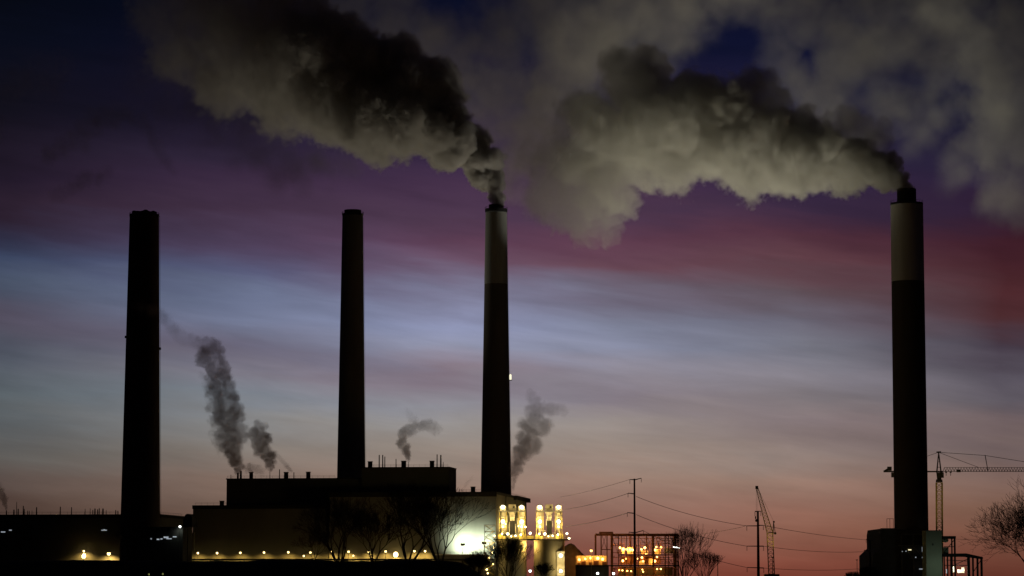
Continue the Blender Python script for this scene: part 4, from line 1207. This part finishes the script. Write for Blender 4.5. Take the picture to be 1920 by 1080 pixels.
D3, D4, DB = 1660, 1550, 1900
plume('smoke_plume', 'dark billowing plume pouring left from the chimney beside the floodlit towers', 'smoke',
      [[(931, 384, D3, 13, 1.0), (929, 365, D3, 15, 1.0), (918, 335, D3, 24, .9), (893, 300, D3, 40, .6), (855, 262, D3, 58, .42), (800, 235, D3, 76, .33), (735, 208, D3, 92, .27), (665, 182, D3, 100, .23),
        (590, 155, D3, 104, .17), (500, 130, D3, 108, .10), (420, 100, D3, 104, .06), (340, 70, D3, 85, .025)],
       [(830, 190, D3, 50, .34), (745, 138, D3, 62, .28), (650, 105, D3, 72, .22), (585, 62, D3, 70, .17), (480, 30, D3, 90, .1), (400, 10, D3, 90, .05)]],
      0.85, SM['smoke'], seed=1, rmean=11.0, lump=1.3, warp=(.45, .75), jitter=1.0, edge=.16, soft=1.5, wisp=.5)
plume('smoke_plume', 'broad plume streaming left from the right chimney and sagging into a pale lobe', 'smoke',
      [[(1701, 355, D4, 14, 1.0), (1694, 347, D4, 14, 1.0), (1680, 337, D4, 19, .9), (1658, 319, D4, 36, .5), (1635, 306, D4, 48, .4), (1600, 294, D4, 64, .3), (1525, 280, D4, 80, .24), (1450, 270, D4, 88, .21), (1375, 248, D4, 88, .19),
        (1300, 222, D4, 90, .17), (1210, 228, D4, 105, .13), (1145, 270, D4, 108, .10), (1110, 335, D4, 94, .08), (1115, 395, D4, 62, .07), (1128, 440, D4, 28, .05)],
       [(1230, 165, D4, 64, .18), (1175, 135, D4, 52, .18)], [(1420, 190, D4, 60, .15), (1405, 152, D4, 36, .13)], [(1150, 300, D4, 80, .07), (1060, 330, D4, 80, .05), (1075, 400, D4, 58, .045), (1112, 446, D4, 26, .04)],
       [(1590, 240, D4, 50, .08), (1650, 262, D4, 34, .07)]],
      0.85, SM['steam'], seed=2, rmean=12.0, lump=1.3, warp=(.45, .75), jitter=1.0, edge=.16, soft=1.5, wisp=.5)
plume('steam_bank', 'thin brown steam drifting up between the two big plumes', 'steam',
      [[(1040, 420, DB, 35, .02), (985, 360, DB, 60, .028), (985, 290, DB, 95, .034), (1000, 200, DB, 115, .036), (1060, 110, DB, 125, .036), (1150, 50, DB, 115, .036), (1260, 10, DB, 100, .03), (1360, -30, DB, 85, .024)],
       [(1000, 260, DB, 90, .03), (940, 190, DB, 100, .03), (850, 120, DB, 115, .028), (740, 50, DB, 120, .024), (620, 0, DB, 110, .02)], [(930, 80, DB, 100, .026), (1020, 0, DB, 110, .03), (1130, 100, DB, 90, .03), (1200, 130, DB, 70, .026)]],
      1.8, SM['steam'], seed=3, rmean=24, lump=.9, edge=.9, wisp=.6, warp=(.5, .7))
plume('steam_bank', 'wide grey steam bank filling the sky above and right of the right chimney', 'steam',
      [[(2010, 400, DB, 95, .03), (1950, 310, DB, 120, .034), (1880, 230, DB, 125, .036), (1850, 120, DB, 130, .036), (1770, 40, DB, 115, .034), (1640, 20, DB, 110, .03), (1520, 20, DB, 95, .026), (1400, -20, DB, 85, .022)],
       [(1660, 70, DB, 95, .03), (1550, 120, DB, 95, .03), (1540, 210, DB, 85, .03), (1600, 270, DB, 62, .026)], [(1900, 270, DB, 110, .03), (1800, 300, DB, 70, .022), (1780, 340, DB, 46, .014)], [(1960, 60, DB, 120, .03), (1990, 200, DB, 120, .03)],
       [(1460, 60, DB, 60, .02), (1480, 140, DB, 60, .022)], [(1700, 250, DB, 60, .02), (1760, 210, DB, 60, .024), (1640, 180, DB, 70, .028)], [(1900, 30, DB, 110, .03), (1985, 300, DB, 100, .03)]],
      1.8, SM['steam'], seed=4, rmean=26, lump=.9, edge=.9, wisp=.6, warp=(.5, .7))
plume('steam_bank', 'thin veil of steam hanging before the pale lobe and the dark plume tops', 'steam',
      [[(960, 330, 1470, 60, .014), (1010, 260, 1470, 90, .018), (1090, 180, 1470, 100, .018), (1150, 90, 1470, 100, .018), (1260, 60, 1470, 90, .014)],
       [(1480, 160, 1470, 70, .014), (1570, 190, 1470, 75, .018), (1640, 230, 1470, 62, .016), (1700, 180, 1470, 70, .014)], [(1620, 90, 1470, 80, .016), (1740, 90, 1470, 80, .014)]],
      1.8, SM['steam'], seed=15, rmean=24, lump=.9, edge=.9, wisp=.6, warp=(.5, .7))
plume('steam_bank', 'faint brown haze of smoke trailing under the dark left plume', 'smoke',
      [[(660, 310, DB, 40, .02), (600, 315, DB, 55, .026), (540, 310, DB, 62, .028), (480, 260, DB, 78, .024), (400, 200, DB, 95, .02), (330, 120, DB, 105, .014), (300, 40, DB, 105, .011)]],
      1.8, SM['steam'], seed=5, rmean=20, lump=.9, edge=.9, wisp=.6, warp=(.5, .7))
plume('smoke_wisp', 'thin dark wisps of old smoke in the upper left sky', 'smoke',
      [[(325, 325, DB, 12, 0.0461), (300, 285, DB, 18, 0.0691), (275, 240, DB, 20, 0.0499), (240, 215, DB, 26, 0.0461), (190, 225, DB, 34, 0.0538), (140, 265, DB, 26, 0.0538), (90, 295, DB, 22, 0.0614)],
       [(200, 320, DB, 22, 0.0576), (150, 345, DB, 24, 0.0538), (100, 370, DB, 20, 0.0422)], [(40, 150, DB, 50, 0.0230), (100, 130, DB, 50, 0.0230)], [(-10, 260, DB, 22, 0.0538), (0, 230, DB, 20, 0.0461)]],
      2.0, SM['smoke'], seed=6, rmean=10, lump=.7, edge=.8, wisp=.7)
DS = 1530
plume('steam_plume', 'tallest of the small roof plumes, leaning left from the twin roof pipes', 'smoke',
      [[(448, 886, DS, 6, .6), (443, 868, DS, 15, .4), (434, 840, DS, 26, .2), (428, 808, DS, 33, .16), (421, 775, DS, 33, .15), (410, 745, DS, 24, .18), (404, 718, DS, 27, .17), (398, 695, DS, 22, .16), (388, 668, DS, 26, .14), (384, 648, DS, 22, .18)],
       [(444, 790, DS, 20, .26), (428, 722, DS, 15, .25), (402, 642, DS, 16, .18), (410, 668, DS, 13, .2)],
       [(398, 642, DS, 13, .14), (360, 640, DS, 14, .05), (332, 625, DS, 15, .025), (312, 600, DS, 13, .018), (285, 580, DS - 260, 14, .012), (255, 574, DS - 270, 12, .008)],
       [(402, 800, DS, 9, .1), (396, 815, DS, 7, .06)], [(410, 850, DS, 7, .06), (390, 735, DS, 9, .05), (378, 700, DS, 8, .04)]],
      .55, SM['brown'], seed=7, rmean=5, lump=1.0, edge=.3, warp=(.45, .7), jitter=.8, wisp=.5)
plume('steam_plume', 'short dark plume curling up right of the tallest roof plume', 'smoke',
      [[(506.5, 884, DS, 2.5, .5), (507, 872, DS, 10, .5), (501, 852, DS, 17, .36), (490, 830, DS, 18, .3), (484, 812, DS, 19, .26), (492, 801, DS, 12, .2), (499, 798, DS, 8, .16)],
       [(472, 884, DS, 5, .3), (465, 877, DS, 9, .2), (478, 878, DS, 10, .14), (492, 886, DS, 8, .08)]],
      .45, SM['brown'], seed=8, rmean=4, lump=1.0, edge=.3, warp=(.45, .7), jitter=.8, wisp=.5)
plume('steam_plume', 'smallest faint puff leaning left above the roof vents', 'smoke',
      [[(547, 884, DS, 2.5, .4), (541, 878, DS, 4.5, .3), (533, 868, DS, 5, .14), (523, 857, DS, 6, .07), (516, 850, DS, 5, .04)]],
      .4, SM['brown'], seed=9, rmean=1.6, lump=1.0, edge=.4, warp=(.35, .55), jitter=.6)
plume('steam_plume', 'hooked plume bending right above the raised roof block', 'smoke',
      [[(766, 865, DS, 2, .5), (765, 853, DS, 7, .4), (758, 838, DS, 12, .26), (754, 823, DS, 12, .2), (764, 808, DS, 13, .15), (782, 798, DS, 14, .11), (802, 798, DS, 14, .09), (816, 803, DS, 11, .07), (826, 805, DS, 6, .05)],
       [(776, 790, DS, 9, .06), (768, 775, DS, 7, .025), (762, 765, DS, 5, .015)]],
      .45, SM['brown'], seed=10, rmean=4, lump=1.0, edge=.35, warp=(.35, .55), jitter=.8)
plume('steam_plume', 'pale brown plume rising right of the floodlit chimney shaft', 'smoke',
      [[(962, 918, D3 - 40, 3, .3), (963, 898, D3 - 40, 6, .25), (968, 876, D3 - 40, 13, .2), (980, 852, D3 - 40, 19, .15), (990, 828, D3 - 40, 26, .11), (1000, 804, D3 - 40, 32, .08), (1006, 778, D3 - 40, 24, .06), (1000, 752, D3 - 40, 16, .04), (992, 738, D3 - 40, 11, .03)],
       [(975, 816, D3 - 40, 11, .1)], [(1012, 770, D3 - 40, 18, .06), (1038, 766, D3 - 40, 15, .05), (1064, 772, D3 - 40, 9, .03)]],
      .6, SM['brown'], seed=11, rmean=5, lump=1.0, edge=.4, warp=(.35, .55), jitter=.8)
plume('steam_plume', 'tiny faint wisp by the roof vent left of the floodlit chimney', 'smoke',
      [[(868, 920, DS, 2, .14), (874, 908, DS, 3.5, .1), (882, 899, DS, 4, .06), (887, 892, DS, 3, .03)]],
      .4, SM['brown'], seed=12, rmean=1.2, lump=1.0, edge=.5, warp=(.35, .55), jitter=.6)
plume('steam_plume', 'dark plume cut by the left edge of the picture', 'smoke',
      [[(12, 957, 1362, 2, .5), (9, 942, 1362, 6, .4), (4, 928, 1362, 9, .25), (-6, 916, 1362, 11, .15), (-2, 908, 1362, 7, .08)]],
      .4, SM['brown'], seed=13, rmean=3, lump=1.0, edge=.35, warp=(.35, .55), jitter=.8)

# added uplights standing in for the plant's lamps, brightening plumes and steam
def uplight(label, X, Y, power, aim, cone, z=14.0, col=(1.0, 0.93, 0.74)):
    t = thing('added_uplight', label, 'floodlight', (X, Y, 0), 0, 'added uplights behind the plant')
    MB().tube((0, 0, 0), (0, 0, z - .6), 0.25, 0.16, n=8).build('pole', MT['steel'], t)
    MB().lathe([(0.5, z - .6), (0.9, z), (0.8, z), (0.4, z - .5)], 12).build('lamp_housing', MT['steel'], t)
    MB().lathe([(0.75, z - .12), (0.75, z - .06)], 12).build('lamp_face', MT['warm'], t)
    v = Vector(aim) - Vector((X, Y, z))
    light((0, 0, z + .8), col, power, t, 1.0, cone, v, 0.9)


uplight('added uplight behind the boiler house, shining up at the dark left plume', -72, 1674, 720e3, (-84, 1664, 250), 64)
uplight('added uplight beyond the steel frame, shining across at the mouth of the smoking chimney', 150, 1645, 800e3, (-22, 1660, 256), 11, col=(1.0, .96, .84))
uplight('added uplight beyond the power lines, shining up at the sagging pale lobe', 112, 1556, 1250e3, (105, 1552, 250), 64)
uplight('added uplight beyond the tower crane, shining up at the grey steam bank', 230, 1905, 1900e3, (225, 1900, 300), 76, col=(1.0, .95, .78))
uplight('added uplight far behind the steel frame, shining up at the brown steam', 50, 1905, 1250e3, (35, 1900, 300), 74, col=(1.0, .86, .66))
